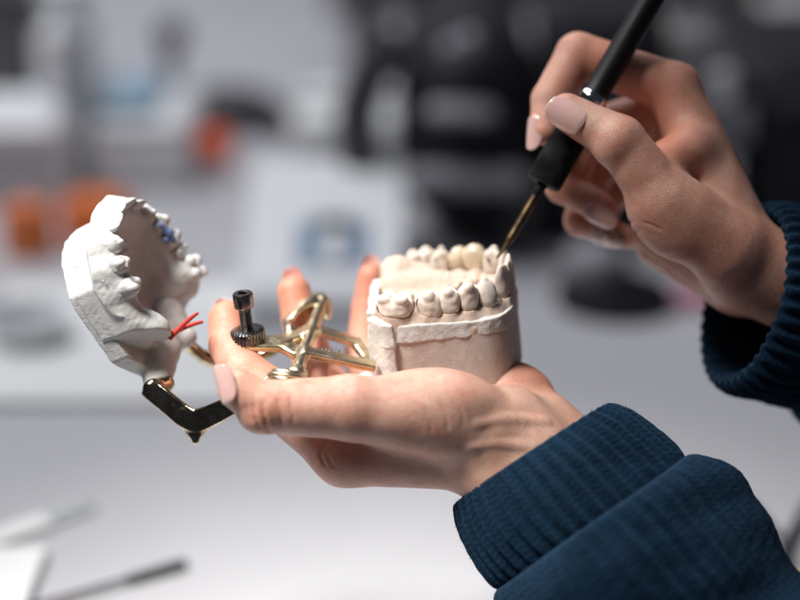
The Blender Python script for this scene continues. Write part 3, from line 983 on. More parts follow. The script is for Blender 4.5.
for i in range(len(ap) - 1):
    v.add(f_cone(ap[i] * .97 + [0, 0, hU[min(i, 15)] - .1], ap[i + 1] * .97 + [0, 0, hU[min(i + 1, 15)] - .1], .58, .58), .3)
    v.add(f_cone(ap[i] * 1.02 + [0, 0, -1.3], ap[i + 1] * 1.02 + [0, 0, -1.3], .6, .6), .25)
for a, t, md in nearU + frontU + farU:
    o = unit([a, t, 0])
    v.add(f_cone(np.array([a, t, -.7]) + o * .2, np.array([a, t, -1.6]) + o * .32, md * .40, md * .28), .10)
v.add(f_prism([(2.2, -1), (2.2, 1), (1.4, 1.9), (-2.4, 2.1), (-2.4, -2.1), (1.4, -1.9)], -2.0, -.8, .3), .3)
v.add(f_ell((-2.1, 2.05, -.40), (.8, .5, .42)), .35)
v.add(f_ell((-1.75, -2.25, -.62), (1.0, .75, .58)), .35)
v.cut(f_ell((-.5, 0, .25), (2.35, 1.75, 1.95)), .35)
v.cut(f_ell((-2.4, 0, .35), (2.0, 1.5, 1.75)), .35)
v.add(f_cone((1.9, 0, -.85), (-.6, 0, -1.62), .14, .10), .2)
for i in range(3): 
    for sg in (-1, 1): v.add(f_cone((1.5 - i * .38, sg * .15, -1.0 - i * .17), (1.35 - i * .38, sg * .9, -.98 - i * .15), .09, .06), .1)
rr = np.random.default_rng(9)
for i in range(34):                                                     # bubbles and chips over the near gum
    a = rr.uniform(-1.2, 1.3); t = 2.55 + rr.uniform(-.05, .35); n = rr.uniform(-1.45, -.8)
    if rr.random() < .65: v.add(f_ell((a, t - .02, n), rr.uniform(.03, .13, 3), [rr.normal(size=3), rr.normal(size=3), rr.normal(size=3)] if 0 else None), .06)
    else: v.add(f_ell((a, t + .04, n), rr.uniform(.02, .07, 3)), .02)
v.noise(.030, 3.2, 18); v.noise(.013, 8, 19); v.noise(.006, 22, 20)
# re-cut the flat trimmed sides after the noise
v.clip(lambda X, Y, Z: f_prism([tuple(np.array(p) * 1.015) for p in polyU], -9, 9, .05)[0](X, Y, Z) - np.maximum(Z + 1.45, 0) * 1.2 * np.clip((X + 1.0) / 1.2, 0, 1))
vs, fs = v.mesh()
upper = mesh_obj('upper_jaw_cast', to_world(OU + vs @ FU), fs, MAT['whitesaw'], art)
# mounting slab and plaster cone behind it
v = Vol((-6.0, -3.6, -3.6), (3.4, 3.6, .8), .05)
pu = [(a * 1.0 + (-1.0 if a < 0 else .0), t * .985) for a, t in polyU]
m1 = (V(158, 383, 1.6) - OU) @ FU.T; m2 = (V(186, 338, 3.2) - OU) @ FU.T
fp, lo_, hi_ = f_prism(pu, -2.70, -1.9, .06)
v.add((lambda X, Y, Z: fp(X, Y, Z + .06 * X), lo_ - [0, 0, .6], hi_ + [0, 0, .6]), 0)
v.add(f_cone((-3.1, .6, -1.85), m1, 1.05, .48), .3)
v.add(f_cone((-2.9, -.7, -1.6), m2, 1.1, .45), .35)
v.add(f_ell((-3.4, .2, -1.9), (.9, 1.5, .9)), .3)
v.add(f_cone(m1, (m1 + m2) / 2 + [.5, 0, 0], .42, .55), .4)
v.noise(.022, 3, 22); v.noise(.012, 9, 23)
vs, fs = v.mesh()
mesh_obj('mounting_plaster', to_world(OU + vs @ FU), fs, MAT['white'], upper)
for i, (a, t, md) in enumerate(nearU):
    place_tooth(FU, OU, upper, 'tooth', ('canine', 'premolar', 'premolar')[i], a, t, -.42, math.atan2(t, a * .3) - math.pi / 2, md * 1.06, .95, .95, MAT['white'], lean=.06, seed=100 + i)
for i, (a, t, md) in enumerate(frontU):
    place_tooth(FU, OU, upper, 'tooth', 'incisor', a, t, -.38, math.atan2(t, a) - math.pi / 2, md * 1.25, .70, 1.25, MAT['white'], lean=.05, seed=110 + i)
for i, (a, t, md) in enumerate(farU):
    place_tooth(FU, OU, upper, 'tooth', ('canine', 'premolar', 'premolar', 'premolar', 'molar')[i], a, t, (-.38, -.38, -.34, -.4, -.12)[i], math.atan2(t, a * .3) - math.pi / 2, md * 1.28, (.9, 1.0, 1.05, .95, 1.05)[i], (.95, .85, .85, .8, .95)[i], MAT['white'], seed=120 + i)
v = Vol((-.6, -3.2, -.6), (1.0, -1.6, .5), .03)                          # blue marking wax on the far teeth
for c, r in (((.44, -1.85, .06), (.30, .18, .13)), ((.28, -1.95, .10), (.20, .16, .10)), ((-.05, -1.98, .06), (.22, .18, .13)), ((.1, -1.75, -.06), (.16, .12, .12)), ((.75, -1.75, .05), (.14, .12, .1))): v.add(f_ell(c, r), .05)
v.noise(.03, 9, 30)
vs, fs = v.mesh(); mesh_obj('marking_wax', to_world(OU + vs @ FU), fs, MAT['blue'], upper)

# ---- brass frame: lower half
TA = unit(V(320, 306, 4.6) - V(297, 374, -.6))
def Vp(*a): return V(*a)
hn, hf = V(296, 375, -.6), V(321, 305, 4.8)
brv = Vol(V(225, 400, 0) + [0, 0, -7.5], V(392, 285, 0) + [0, 0, 3], .045)
brv.add(C(hn, hf, .27, .27), .05)
# plate to the screw
def plate(vol, a, b, wid, th, updir, k=.12):
    a = np.asarray(a, float); b = np.asarray(b, float); ax = unit(b - a); up = unit(np.asarray(updir) - ax * (np.asarray(updir) @ ax)); sd = np.cross(ax, up)
    vol.add(f_box((a + b) / 2, (np.linalg.norm(b - a) / 2 + th, wid, th), [ax, sd, up], min(th, wid) * .7), k)
UPV = vdir((0, 0, 1))
sc0 = V(248, 338, 1.4)
plate(brv, V(246, 343, 1.5), V(285, 344, 1.8), .62, .16, UPV)
plate(brv, V(278, 343, 1.8), V(304, 356, 1.0), .40, .17, UPV, .12)
plate(brv, V(278, 343, 1.8), V(312, 330, 2.8), .40, .17, UPV, .12)
brv.add(C(sc0 - UPV * .1, sc0 - UPV * .55, .3, .26), .05)
# prongs into the lower cast
plate(brv, V(306, 352, .9), V(372, 366, 1.2), .36, .16, UPV)
plate(brv, V(316, 330, 2.9), V(358, 343, 3.2), .34, .16, UPV)
plate(brv, V(356, 342, 3.2), V(366, 356, 2.6), .25, .16, UPV)
# curved ear at the far end
ear = smooth_path([V(287, 322, 3.6), V(298, 309, 4.0), V(311, 300, 4.6), V(320, 299, 4.9), V(327, 306, 4.8), V(328, 315, 4.5)], 6)
for i in range(len(ear) - 1): brv.add(C(ear[i], ear[i + 1], .13, .13, (unit(TA), .24)), .05)
brv.add(f_ell(V(322, 302, 4.8), (.32, .3, .25)), .1)
brv.add(C(V(290, 330, 2.6), V(287, 322, 3.6), .22, .16), .1)
# near hinge boss
brv.add(f_ell(hn + TA * .1, (.46, .36, .42)), .1)
brv.noise(.012, 6, 40)
vs, fs = brv.mesh()
frame = mesh_obj('brass_frame', to_world(vs), fs, MAT['brass'], art)
# hinge rings
mb = MB()
def ringpts(c, ax, r, n=28, a0=0, a1=2 * math.pi):
    ax = unit(ax); e1 = unit(np.cross(ax, (0, 1, .3))); e2 = np.cross(ax, e1)
    return [to_world(c + r * (math.cos(a0 + (a1 - a0) * i / n) * e1 + math.sin(a0 + (a1 - a0) * i / n) * e2)) for i in range(n + 1)]
for k_, (o, r, t) in enumerate(((0.10, .62, .13), (-.16, .72, .12), (-.42, .60, .10))):
    mb.tube(ringpts(hn + TA * o + np.array([-.30, -.02, 0]), TA * .6 + UPV + np.array([.1, 0, 0]), r), t, 12)
mb.obj('hinge_ring', MAT['brass'], frame, smooth=True)
# spring seen between the prongs
mb = MB(); pts = []
for i in range(60):
    g = i / 60 * 2 * math.pi * 5
    c0 = V(322, 352, 2.2) * (1 - i / 60) + V(340, 354, 2.3) * (i / 60)
    pts.append(to_world(c0 + .17 * np.array([0, math.cos(g), math.sin(g)])))
mb.tube(pts, .035, 8); mb.obj('spring', MAT['steel'], frame, smooth=True)

# ---- brass frame: upper half (swung open), dark with reflections
uv_ = Vol(V(125, 460, 0) + [0, 0, -7], V(310, 315, 0) + [0, 0, 3], .045)
nb = smooth_path([V(150, 388, .7), V(172, 406, .3), V(187, 417, .1), V(199, 420, 0), V(218, 412, -.4), V(240, 400, -.7), V(264, 388, -.8), V(290, 378, -.7)], 5)
nn = unit((-.05, -.06, 1))
for i in range(len(nb) - 1):
    ax = unit(nb[i + 1] - nb[i]); n_ = unit(nn - ax * (nn @ ax)); g_ = i / len(nb)
    wd = .40 + .06 * math.sin(math.pi * min(g_ * 1.6, 1))
    uv_.add(f_box((nb[i] + nb[i + 1]) / 2, (np.linalg.norm(nb[i + 1] - nb[i]) / 2 + .10, .18, wd), [ax, n_, np.cross(ax, n_)], .08), 0)
for q_ in ((176, 410, .2), (184, 414, .1), (193, 416, 0), (203, 415, -.1), (211, 413, -.2)): uv_.add(C(V(*q_), V(195.5, 441, .05), .30, .10, (nn, 1.8)), .10)
uv_.add(C(V(150, 387, .7), V(166, 384, 1.4), .26, .36), .2)
fb = smooth_path([V(183, 338, 3.4), V(192, 348, 3.7), V(206, 358, 4.0), V(222, 363, 4.3), V(244, 362, 4.6), V(280, 345, 4.8), V(318, 312, 5.0)], 6)
for i in range(len(fb) - 1): uv_.add(C(fb[i], fb[i + 1], .25, .25), .08)
uv_.add(f_ell(V(214, 352, 4.1), (.3, .22, .25)), .1)
uv_.noise(.014, 3, 44)
vs, fs = uv_.mesh()
t_ = NT('polished_brass'); v_ = t_.coord(100); f1 = t_.noise(v_, 1.4, 5, .6)
t_.set(Base_Color=t_.ramp(f1, [(.35, (.34, .26, .15)), (.6, (.74, .62, .42))]), Metallic=1.0)
r1 = t_.math('MULTIPLY_ADD', t_.noise(v_, 5, 4), .16); r1.node.inputs[2].default_value = .02; t_.l(r1, t_.b.inputs['Roughness'])
t_.bump(f1, .08, .001)
arm = mesh_obj('hinged_arm', to_world(vs), fs, t_.m, art)

# ---- stop screw: knurled nut, shaft, socket head
sd = unit(M3 @ unit(V(242, 290, .75) - V(247.5, 333, 1.4)))
b0 = to_world(V(247.5, 333, 1.4))
nut = MB(); prof = [(-.36, .50), (-.36, .62), (-.30, .68), (.12, .68), (.20, .60), (.22, .34), (.20, .2)]
n = 180; a = sd; e1 = unit(np.cross(a, (0, 0, 1))) if abs(a[2]) < .95 else unit(np.cross(a, (1, 0, 0))); e2 = np.cross(a, e1)
vs = []; fs = []
for j, (h, r) in enumerate(prof):
    for i in range(n):
        g = 2 * math.pi * i / n
        rr_ = r * (1 + (.035 * np.sign(math.sin(g * 30)) if j in (2, 3) else 0))
        vs.append(b0 + a * h + rr_ * (math.cos(g) * e1 + math.sin(g) * e2))
for j in range(len(prof) - 1):
    for i in range(n): fs.append([j*n+i, j*n+(i+1) % n, (j+1)*n+(i+1) % n, (j+1)*n+i])
fs.append(list(range(n))[::-1]); fs.append([(len(prof)-1)*n+i for i in range(n)])
nut.add(vs, fs); screw = nut.obj('thumb_nut', MAT['steel'], art, angle=35)
sh = MB(); pr = []
for i in range(60): pr.append((-.7 + i * .03, .235 + (.018 if i % 2 else 0)))
sh.lathe(b0, sd, pr, 32); sh.obj('screw_shaft', MAT['steel'], screw, angle=50)
hd = MB(); h0 = b0 + sd * 1.12
hd.lathe(h0, sd, [(0, .30), (0, .38), (.04, .41), (.56, .41), (.62, .37), (.62, .25)], 40, cap=False)
hexv = [h0 + sd * .62 + .25 * (math.cos(2*math.pi*i/40) * e1 + math.sin(2*math.pi*i/40) * e2) for i in range(40)]
hd.lathe(h0, sd, [(.62, .25), (.60, .22), (.25, .21), (.25, .001)], 6, cap=False)
hd.lathe(h0, sd, [(.612, .26), (.612, .19)], 40, cap=False)
hd.obj('screw_head', simple('brushed_steel', (.30, .26, .24), .25, 1.0, .2, 300, .1), screw, angle=35)
bs = MB(); bs.lathe(b0, sd, [(-.85, .22), (-.80, .27), (-.36, .27)], 30); bs.obj('screw_bushing', MAT['brass'], screw, angle=35)

# ---- two red plastic prongs sticking out of the upper cast
for p, q in (((176, 332, .8), (198, 313, .6)), ((177, 331, .9), (203, 322, 1.2))):
    mb = MB(); A_, B_ = V(*p), V(*q)
    mb.tube([to_world(A_ + (B_ - A_) * t + np.array([0, .05 * math.sin(3 * t), 0])) for t in (-.3, .3, .7, 1.0)], [.11, .10, .085, .06], 14)
    mb.obj('red_prong', MAT['red'], art, smooth=True)

# ------------------------------------------------------------------ waxing tool
tipv, topv = V(499, 258, 2.8), V(666, -26, 3.4)
pa_ = unit(topv - tipv); wl = M3 @ pa_; t0 = to_world(tipv)
tool = empty('carving_tool', t0, 'black pen shaped wax carving tool with knurled grip touching the front teeth', 'dental tool')
px = lambda t: t * K * 1.04


def lathe_uv(name, prof, mat, n=64, knurl=0):
    a = unit(wl); e1 = unit(np.cross((0, 0, 1.0), a)); e2 = np.cross(a, e1)
    vs = []; uv = []; fs = []
    for h, r in prof:
        for i in range(n):
            g = 2 * math.pi * i / n
            k_ = knurl * (math.sin(42 * g + h * 52) + .5 * math.sin(42 * g - h * 52)) if r > .68 else 0
            vs.append(t0 + a * h + (r + k_) * (math.cos(g) * e1 + math.sin(g) * e2)); uv.append((i / n, h))
    for j in range(len(prof) - 1):
        for i in range(n): fs.append([j*n+i, j*n+(i+1) % n, (j+1)*n+(i+1) % n, (j+1)*n+i])
    fs.append(list(range(n))[::-1]); fs.append([(len(prof)-1)*n+i for i in range(n)])
    o = mesh_obj(name, np.array(vs), fs, mat, tool, uv=np.array(uv)); o.data.set_sharp_from_angle(angle=math.radians(40)); return o


sub = lambda h0, h1, r0, r1, m=24: [(h0 + (h1 - h0) * i / m, r0 + (r1 - r0) * i / m) for i in range(m + 1)]
lathe_uv('grip', [(px(86), .30), (px(86), .60), (px(87.5), .70), (px(90), .735)] + sub(px(92), px(176), .74, .70, 150) + [(px(180), .66), (px(182), .5)], MAT['rubber'], 336, .011)
lathe_uv('ferrule', [(px(181), .48), (px(181.5), .60), (px(184), .62), (px(188), .60), (px(190), .56), (px(190.5), .45)], MAT['chrome'])
lathe_uv('handle', [(px(189), .40), (px(190), .54)] + sub(px(191), px(560), .53, .60) + [(px(563), .5)], MAT['black'])
lathe_uv('collar', [(px(70), .12), (px(72), .19), (px(82), .22), (px(87), .24)], MAT['black'])
mb = MB()
bnt = np.array([.05, 0, 0])
stem = [(0, .05), (6, .075), (12, .10), (18, .13), (22, .175), (28, .18), (50, .185), (70, .19), (76, .19)]
st_ = NT('worn_brass_stem'); f_ = st_.noise(st_.coord(90), 1, 4)
st_.set(Base_Color=st_.ramp(f_, [(.35, (.05, .035, .025)), (.65, (.30, .19, .10))]), Metallic=.9, Roughness=.35); st_.bump(f_, .3, .0004); sm = st_.m
mb.tube([t0 + wl * px(t) + np.array([-.10 * max(0, (18 - t) / 18) ** 2, 0, 0]) for t, r in stem], [r for t, r in stem], 16)
mb.obj('stem', sm, tool, smooth=True)

# ------------------------------------------------------------------ bench, wall and what stands behind (out of focus)
mb = MB(); mb.box((0, 92, -2), (190, 114, 2), None, .3); tag(mb.obj('workbench', MAT['bench']), 'wide white laminate workbench under the hands and all the lab equipment', 'workbench')
mb = MB(); mb.box((0, 275, 30), (320, 5, 130)); tag(mb.obj('wall', MAT['wallm']), 'plain grey wall behind the bench', 'wall', kind='structure')
mb = MB(); mb.box((0, 100, -92), (400, 300, 2)); tag(mb.obj('floor', MAT['grey']), 'grey floor under the bench', 'floor', kind='structure')


def cmpx(p): return np.linalg.norm((p - CAM) @ M3[:, 2]) * K / D      # cm per photo pixel at a point


def stand(px0, px1, py_top, py_bot, dep, name, mat, label, cat, bev=.6, group=None):
    """box standing on the bench, front lower edge at py_bot"""
    g0, g1 = G(px0, py_bot), G(px1, py_bot); top = AT((px0 + px1) / 2, py_top, g0[1])
    e = empty(name, [(g0[0] + g1[0]) / 2, g0[1] + dep / 2, 0], label, cat, group)
    e['w'] = 0
    del e['w']
    w, h = (g1[0] - g0[0]) / 2, top[2]
    mb = MB(); mb.box((ORIGIN[e][0], ORIGIN[e][1], h / 2 + .02), (w, dep / 2, h / 2), None, bev); mb.obj('body', mat, e)
    return e, w, h, g0[1]


def cyl(pxc, py_bot, r_px, h_px, name, mat, label, cat, prof=None, group=None):
    g = G(pxc, py_bot); s = cmpx(g); r = r_px * s; h = h_px * s
    e = empty(name, g, label, cat, group)
    pr = prof or [(0, .92), (.03, 1), (.92, 1), (1, .94)]
    mb = MB(); mb.lathe(g + [0, 0, .02], (0, 0, 1), [(a * h, b * r) for a, b in pr], 40); mb.obj('body', mat, e, angle=40)
    return e, g, r, h


# white tray or papers at the left
g0 = G(-60, 408); g1 = G(236, 400)
mb = MB(); mb.box(((g0[0] + g1[0]) / 2, g0[1] + 11, .27), ((g1[0] - g0[0]) / 2, 11, .25), None, .1)
tag(mb.obj('tray', MAT['paper']), 'flat white tray lying on the bench behind the raised upper cast', 'tray')
e, g, r, h = cyl(28, 345, 44, 34, 'dish', MAT['wplastic'], 'round white dish at the left edge below the orange pots', 'dish', [(0, .7), (.08, .75), (1, 1), (1, .93), (.2, .66)])
mb = MB(); mb.lathe(g + [0, 0, h * .3], (0, 0, 1), [(0, r * .72), (.1, r * .72)], 32); mb.obj('content', MAT['grey'], e, angle=40)
for pxx, pyb, rp, hp, lab in ((30, 252, 26, 44, 'narrower orange pot with a flat lid at the far left of the bench'), (98, 240, 36, 40, 'wider bright orange pot just behind the top of the upper cast')):
    e, g, r, h = cyl(pxx, pyb, rp, hp, 'pot', MAT['orange'], lab, 'pot', group='orange pots on the bench')
    mb = MB(); mb.lathe(g + [0, 0, h + .05], (0, 0, 1), [(0, r * .85), (h * .1, r * .85), (h * .14, r * .7)], 32); mb.obj('lid', MAT['orange'], e, angle=40)
# white device with a recessed blue-grey window; front tilted to catch ceiling light
g0, g1 = G(240, 326), G(402, 326); y0 = g0[1]; cx = (g0[0] + g1[0]) / 2; w = (g1[0] - g0[0]) / 2; h = AT(320, 186, y0 + 12)[2]
e = empty('white_machine', [cx, y0 + 9, 0], 'white machine with blue grey window, front sloped to catch the light, standing behind the fingers', 'machine')
mb = MB(); pf = [(y0, .05), (y0, 1.5), (y0 + .8, 2.4), (y0 + 11.5, h - .5), (y0 + 12.5, h), (y0 + 19, h), (y0 + 20, h - 1), (y0 + 20, .05)]; m_ = len(pf)
mb.add([np.array([cx + sx * w, a, b]) for sx in (-1, 1) for a, b in pf], [list(range(m_)), list(range(m_, 2 * m_))[::-1]] + [[k, k + m_, (k + 1) % m_ + m_, (k + 1) % m_] for k in range(m_)])
mb.obj('body', MAT['wplastic'], e)
sl = unit([0, 10.7, h - 2.9]); fn = np.array([0, -sl[2], sl[1]]); fo = np.array([cx, y0 + .8, 2.4]); fl_ = np.linalg.norm([10.7, h - 2.9])
for nm, mt, u, v_, hu, hv, up_ in (('window', 'steelblue', .12, .46, .46, .24, .15), ('slot', 'black', .14, .62, .24, .07, .45), ('nozzle', 'wplastic', .14, .38, .13, .16, .5)):
    mb = MB(); mb.box(fo + sl * fl_ * v_ + np.array([w * u, 0, 0]) + fn * up_ * .5, (w * hu, fl_ * hv, up_), [(1, 0, 0), sl, fn], .15); mb.obj(nm, MAT[mt], e)
# big rounded black machine in the middle
def rounded(name, lo, hi, mat, parent, rnd, h=1.2, noise=0):
    c = (np.array(lo) + np.array(hi)) / 2; hf = (np.array(hi) - np.array(lo)) / 2
    v = Vol(np.array(lo) - 2, np.array(hi) + 2, h); v.add(f_box(c, hf, None, rnd), 0)
    vs, fs = v.mesh(); return mesh_obj(name, vs, fs, mat, parent)


gb = G(460, 262); bm = empty('black_machine', [gb[0], gb[1] + 14, 0], 'large rounded black machine with grey bands behind the tool tip', 'machine')
xl, xr = G(396, 262)[0], G(545, 262)[0]; zt = AT(460, 22, gb[1])[2]
rounded('body', (xl, gb[1], 0.1), (xr, gb[1] + 28, zt), MAT['blackmatte'], bm, 7)
for pyc, hh, x0, x1 in ((112, 9, 425, 498), (180, 14, 402, 530)):
    p0, p1 = AT(x0, pyc, gb[1] - .5), AT(x1, pyc, gb[1] - .5); s = cmpx(p0)
    mb = MB(); mb.box(((p0[0] + p1[0]) / 2, gb[1] - .3, p0[2]), ((p1[0] - p0[0]) / 2, 1.2, hh * s), None, .8); mb.obj('grey_band', MAT['grey'], bm)
for pyc, x0 in ((48, 452), (40, 470)):
    p0 = AT(x0, pyc, gb[1]); mb = MB(); mb.lathe(p0 + [0, -1.2, 0], (0, 1, 0), [(0, .5), (.3, .7), (2, .7)], 20); mb.obj('knob', MAT['grey'], bm, angle=40)
mb = MB(); mb.tube([np.array([xl + 1, gb[1] + 4, z]) + np.array([-4 * math.sin(math.pi * z / zt), 0, 0]) for z in np.linspace(2, zt * .9, 7)], 1.6, 12); mb.obj('hose', MAT['dgrey'], bm, smooth=True)
# round black stand with a grey dome
e, g, r, h = cyl(613, 304, 58, 18, 'turntable', MAT['black'], 'round black turntable with a grey dome under the raised hand', 'turntable')
mb = MB(); mb.lathe(g + [-1, 3, h], (0, 0, 1), [(0, r * .62), (h * .9, r * .6), (h * 1.6, r * .45), (h * 1.9, r * .1)], 40); mb.obj('dome', MAT['grey'], e, angle=50)
# black equipment at the right
e, w, h, y0 = stand(742, 880, 66, 236, 22, 'black_cabinet', MAT['blackmatte'], 'tall black cabinet at the right edge behind the sweater cuff', 'cabinet', 1.5)
mb = MB(); mb.box((ORIGIN[e][0], y0 - .2, h * .8), (w * .7, .25, h * .05), None, .1); mb.obj('vent', MAT['dgrey'], e)
e, w, h, y0 = stand(540, 660, 10, 250, 14, 'dark_case', MAT['blackmatte'], 'dark upright case behind the index finger and the pen grip', 'case', 1.5)
mb = MB(); mb.box((ORIGIN[e][0], y0 - .2, h * .55), (w * .6, .25, h * .1), None, .1); mb.obj('panel', MAT['dgrey'], e)
e, w, h, y0 = stand(662, 742, 70, 235, 12, 'dark_rack', MAT['dgrey'], 'dark grey rack with mixed pale bits behind the knuckles', 'rack', 1.0)
rr = np.random.default_rng(3)
for i in range(9):
    mb = MB(); mb.box((ORIGIN[e][0] + rr.uniform(-.9, .9) * w, y0 - .3, h * rr.uniform(.35, .95)), (rr.uniform(.5, 1.6), .5, rr.uniform(.5, 1.8)), None, .2)
    mb.obj('drawer_front', (MAT['grey'], MAT['dgrey'], MAT['wplastic'])[i % 3], e)
# bottles and jars on the shelf line at the top right
jar_spots = [(575, 96, 9, 34, 'dgrey', 'dark grey bottle above the index knuckle'), (668, 70, 10, 40, 'grey', 'grey bottle right of the pen handle'), (681, 62, 9, 34, 'gold', 'amber bottle right of the pen handle'),
             (702, 66, 11, 44, 'dgrey', 'dark bottle between the amber bottle and the peach box'), (722, 64, 9, 36, 'grey', 'pale grey bottle beside the peach box'), (520, 44, 8, 30, 'gold', 'amber jar above the black machine'), (505, 40, 8, 28, 'wplastic', 'small pale jar above the black machine')]
sh_y = G(600, 40)[1]
shelf = empty('shelf', [G(640, 40)[0], sh_y + 8, 0], 'dark shelf carrying small bottles across the upper right background', 'shelf')
zb = AT(640, 62, sh_y)[2]
mb = MB(); mb.box((G(640, 40)[0], sh_y + 8, zb - 1), (36, 9, 1), None, .2); mb.obj('board', MAT['blackmatte'], shelf)
mb = MB(); mb.box((G(640, 40)[0], sh_y + 16.2, zb / 2 + 8), (36, .8, zb / 2 + 8), None, .2); mb.obj('back_panel', MAT['blackmatte'], shelf)
for pxx, _, rp, hp, mk, lab in jar_spots:
    p = AT(pxx, 62, sh_y + 4); s = cmpx(p); p[2] = zb + .02
    e = empty('bottle', p, lab, 'bottle', 'bottles on the dark shelf')
    mb = MB(); mb.lathe(p, (0, 0, 1), [(0, rp * s), (hp * s * .7, rp * s), (hp * s * .85, rp * s * .5)], 24); mb.obj('body', MAT[mk], e, angle=40)
    mb = MB(); mb.lathe(p + [0, 0, hp * s * .85], (0, 0, 1), [(0, rp * s * .55), (hp * s * .18, rp * s * .55)], 20); mb.obj('cap', MAT['grey'], e, angle=40)
e_, w, h, y0 = None, 0, 0, 0
p = AT(792, 62, sh_y + 3); p[2] = zb + .02; s = cmpx(p)
e = empty('peach_box', p, 'peach coloured box at the top right corner', 'box')
mb = MB(); mb.box(p + [0, 0, 26 * s], (34 * s, 3, 26 * s), None, .3); mb.obj('body', MAT['peach'], e)
mb = MB(); mb.box(p + [0, 0, 57 * s], (35 * s, 3.2, 5 * s), None, .3); mb.obj('lid', MAT['wplastic'], e)
# pale boxes at the left
e, w, h, y0 = stand(92, 190, 122, 190, 12, 'white_box', MAT['wplastic'], 'low white box with a pale blue lid at the left background', 'box')
mb = MB(); mb.box((ORIGIN[e][0] - w * .3, ORIGIN[e][1], h + .8), (w * .55, 5, .8), None, .3); mb.obj('lid', MAT['bluep'], e)
e, w, h, y0 = stand(40, 84, 20, 190, 12, 'white_bottle', MAT['wplastic'], 'tall pale container left of the white box', 'container', 2)
mb = MB(); mb.lathe((ORIGIN[e][0], ORIGIN[e][1], h), (0, 0, 1), [(0, 2), (2, 2), (2.2, 1.6)], 24); mb.obj('cap', MAT['wplastic'], e, angle=40)
e, w, h, y0 = stand(-30, 36, -10, 108, 12, 'grey_stand', simple('mid_grey_plastic', (.13, .13, .14), .5, 0, .1, 30), 'mid grey stand at the top left corner', 'stand', 1)
mb = MB(); mb.box((ORIGIN[e][0], ORIGIN[e][1], h + 1), (w * 1.1, 7, 1), None, .3); mb.obj('top', MAT['grey'], e)
e, w, h, y0 = stand(-40, 70, 118, 205, 10, 'pale_drawer_unit', MAT['wplastic'], 'low pale drawer unit at the left edge above the orange pots', 'drawers', 1)
mb = MB(); mb.box((ORIGIN[e][0], y0 - .2, h * .5), (w * .8, .3, h * .1), None, .1); mb.obj('handle', MAT['grey'], e)
# dark ball on a thin post
g = G(172, 120); s = cmpx(g); c = AT(172, 36, g[1])
e = empty('lamp_ball', g, 'small dark ball on a pale post at the upper left', 'ball stand')
mb = MB(); mb.lathe(c + [0, 0, -16 * s], (0, 0, 1), [(16 * s * (1 - math.cos(t)), max(16 * s * math.sin(t), .01)) for t in np.linspace(0, math.pi, 16)], 24); mb.obj('ball', MAT['black'], e, smooth=True)
mb = MB(); mb.lathe(g, (0, 0, 1), [(0, 4), (.6, 4), (.8, .8), (c[2] - 14 * s, .8)], 20); mb.obj('post', MAT['grey'], e, angle=40)
# red ball cap, grey arched arm behind it
e, g, r, h = cyl(215, 176, 24, 10, 'dispenser', MAT['wplastic'], 'white dispenser with a round orange red cap', 'dispenser')
c = AT(215, 146, g[1]); s = cmpx(c)
mb = MB(); mb.lathe(c + [0, 0, -19 * s], (0, 0, 1), [(19 * s * (1 - math.cos(t)), max(19 * s * math.sin(t), .01)) for t in np.linspace(0, math.pi, 16)], 24); mb.obj('cap', MAT['redor'], e, smooth=True)
ya = G(215, 150)[1] + 6
e = empty('flexible_lamp_arm', AT(150, 205, ya) * [1, 1, 0], 'dark grey arched flexible arm over the orange red cap', 'lamp arm')
pts = [AT(x, y, ya) for x, y in ((148, 200), (160, 160), (178, 128), (205, 108), (240, 106), (268, 118), (278, 142))]
pts[0][2] = 0.1
mb = MB(); mb.tube(pts, 2.0, 16); mb.obj('arm', MAT['dgrey'], e, smooth=True)
mb = MB(); mb.lathe(pts[-1] + [0, 0, 2], (0, 0, -1), [(0, 1.5), (1, 2.8), (3.5, 3.0)], 24); mb.obj('head', MAT['dgrey'], e, angle=40)
e, w, h, y0 = stand(292, 402, 122, 190, 14, 'white_carton', MAT['paper'], 'low white carton left of the black machine', 'carton', .6)
mb = MB(); mb.box((ORIGIN[e][0], ORIGIN[e][1], h + .25), (w * .98, .6, .2), None, .1); mb.obj('tape', MAT['grey'], e)
e, w, h, y0 = stand(350, 385, -20, 105, 6, 'grey_post', MAT['dgrey'], 'dark grey upright post near the top middle', 'post', 1)
mb = MB(); mb.box((ORIGIN[e][0], ORIGIN[e][1], .6), (w * 1.6, 5, .6), None, .2); mb.obj('foot', MAT['grey'], e)
# pink eraser under the wrist
g = G(694, 306); s = cmpx(g); e = empty('pink_eraser', g, 'small pink rubber block under the raised wrist', 'eraser')
mb = MB(); mb.box(g + [0, 0, .52], (20 * s, .8, .5), None, .2); mb.obj('body', MAT['pink'], e)

# front of the bench: brush, glass strip, paper block, cable
a_, b_ = G(60, 604), G(187, 568)
dr = unit(b_ - a_); e = empty('brush', (a_ + b_) / 2 * [1, 1, 0], 'slim brush with a dark grey head lying at the bottom left of the bench', 'brush')
e['label'] = 'slim instrument with a dark handle end lying at the bottom left of the bench'; e['category'] = 'instrument'
L = np.linalg.norm(b_ - a_); up = np.array([0, 0, .30])
mb = MB(); mb.lathe(a_ - dr * 6 + up, dr, [(0, .14), (6 + L * .05, .17), (6 + L * .48, .16), (6 + L * .52, .12)], 24); mb.obj('shaft', MAT['chrome'], e, angle=40)
mb = MB(); mb.lathe(a_ + dr * L * .50 + up, dr, [(0, .14), (.2, .24), (L * .46, .28), (L * .5, .16)], 24); mb.obj('handle', MAT['dgrey'], e, angle=40)
gm = NT('clear_plastic'); gm.set(Base_Color=(.9, .93, .92), Roughness=.12); gm.b.inputs['Transmission Weight'].default_value = .8; gm.b.inputs['IOR'].default_value = 1.3
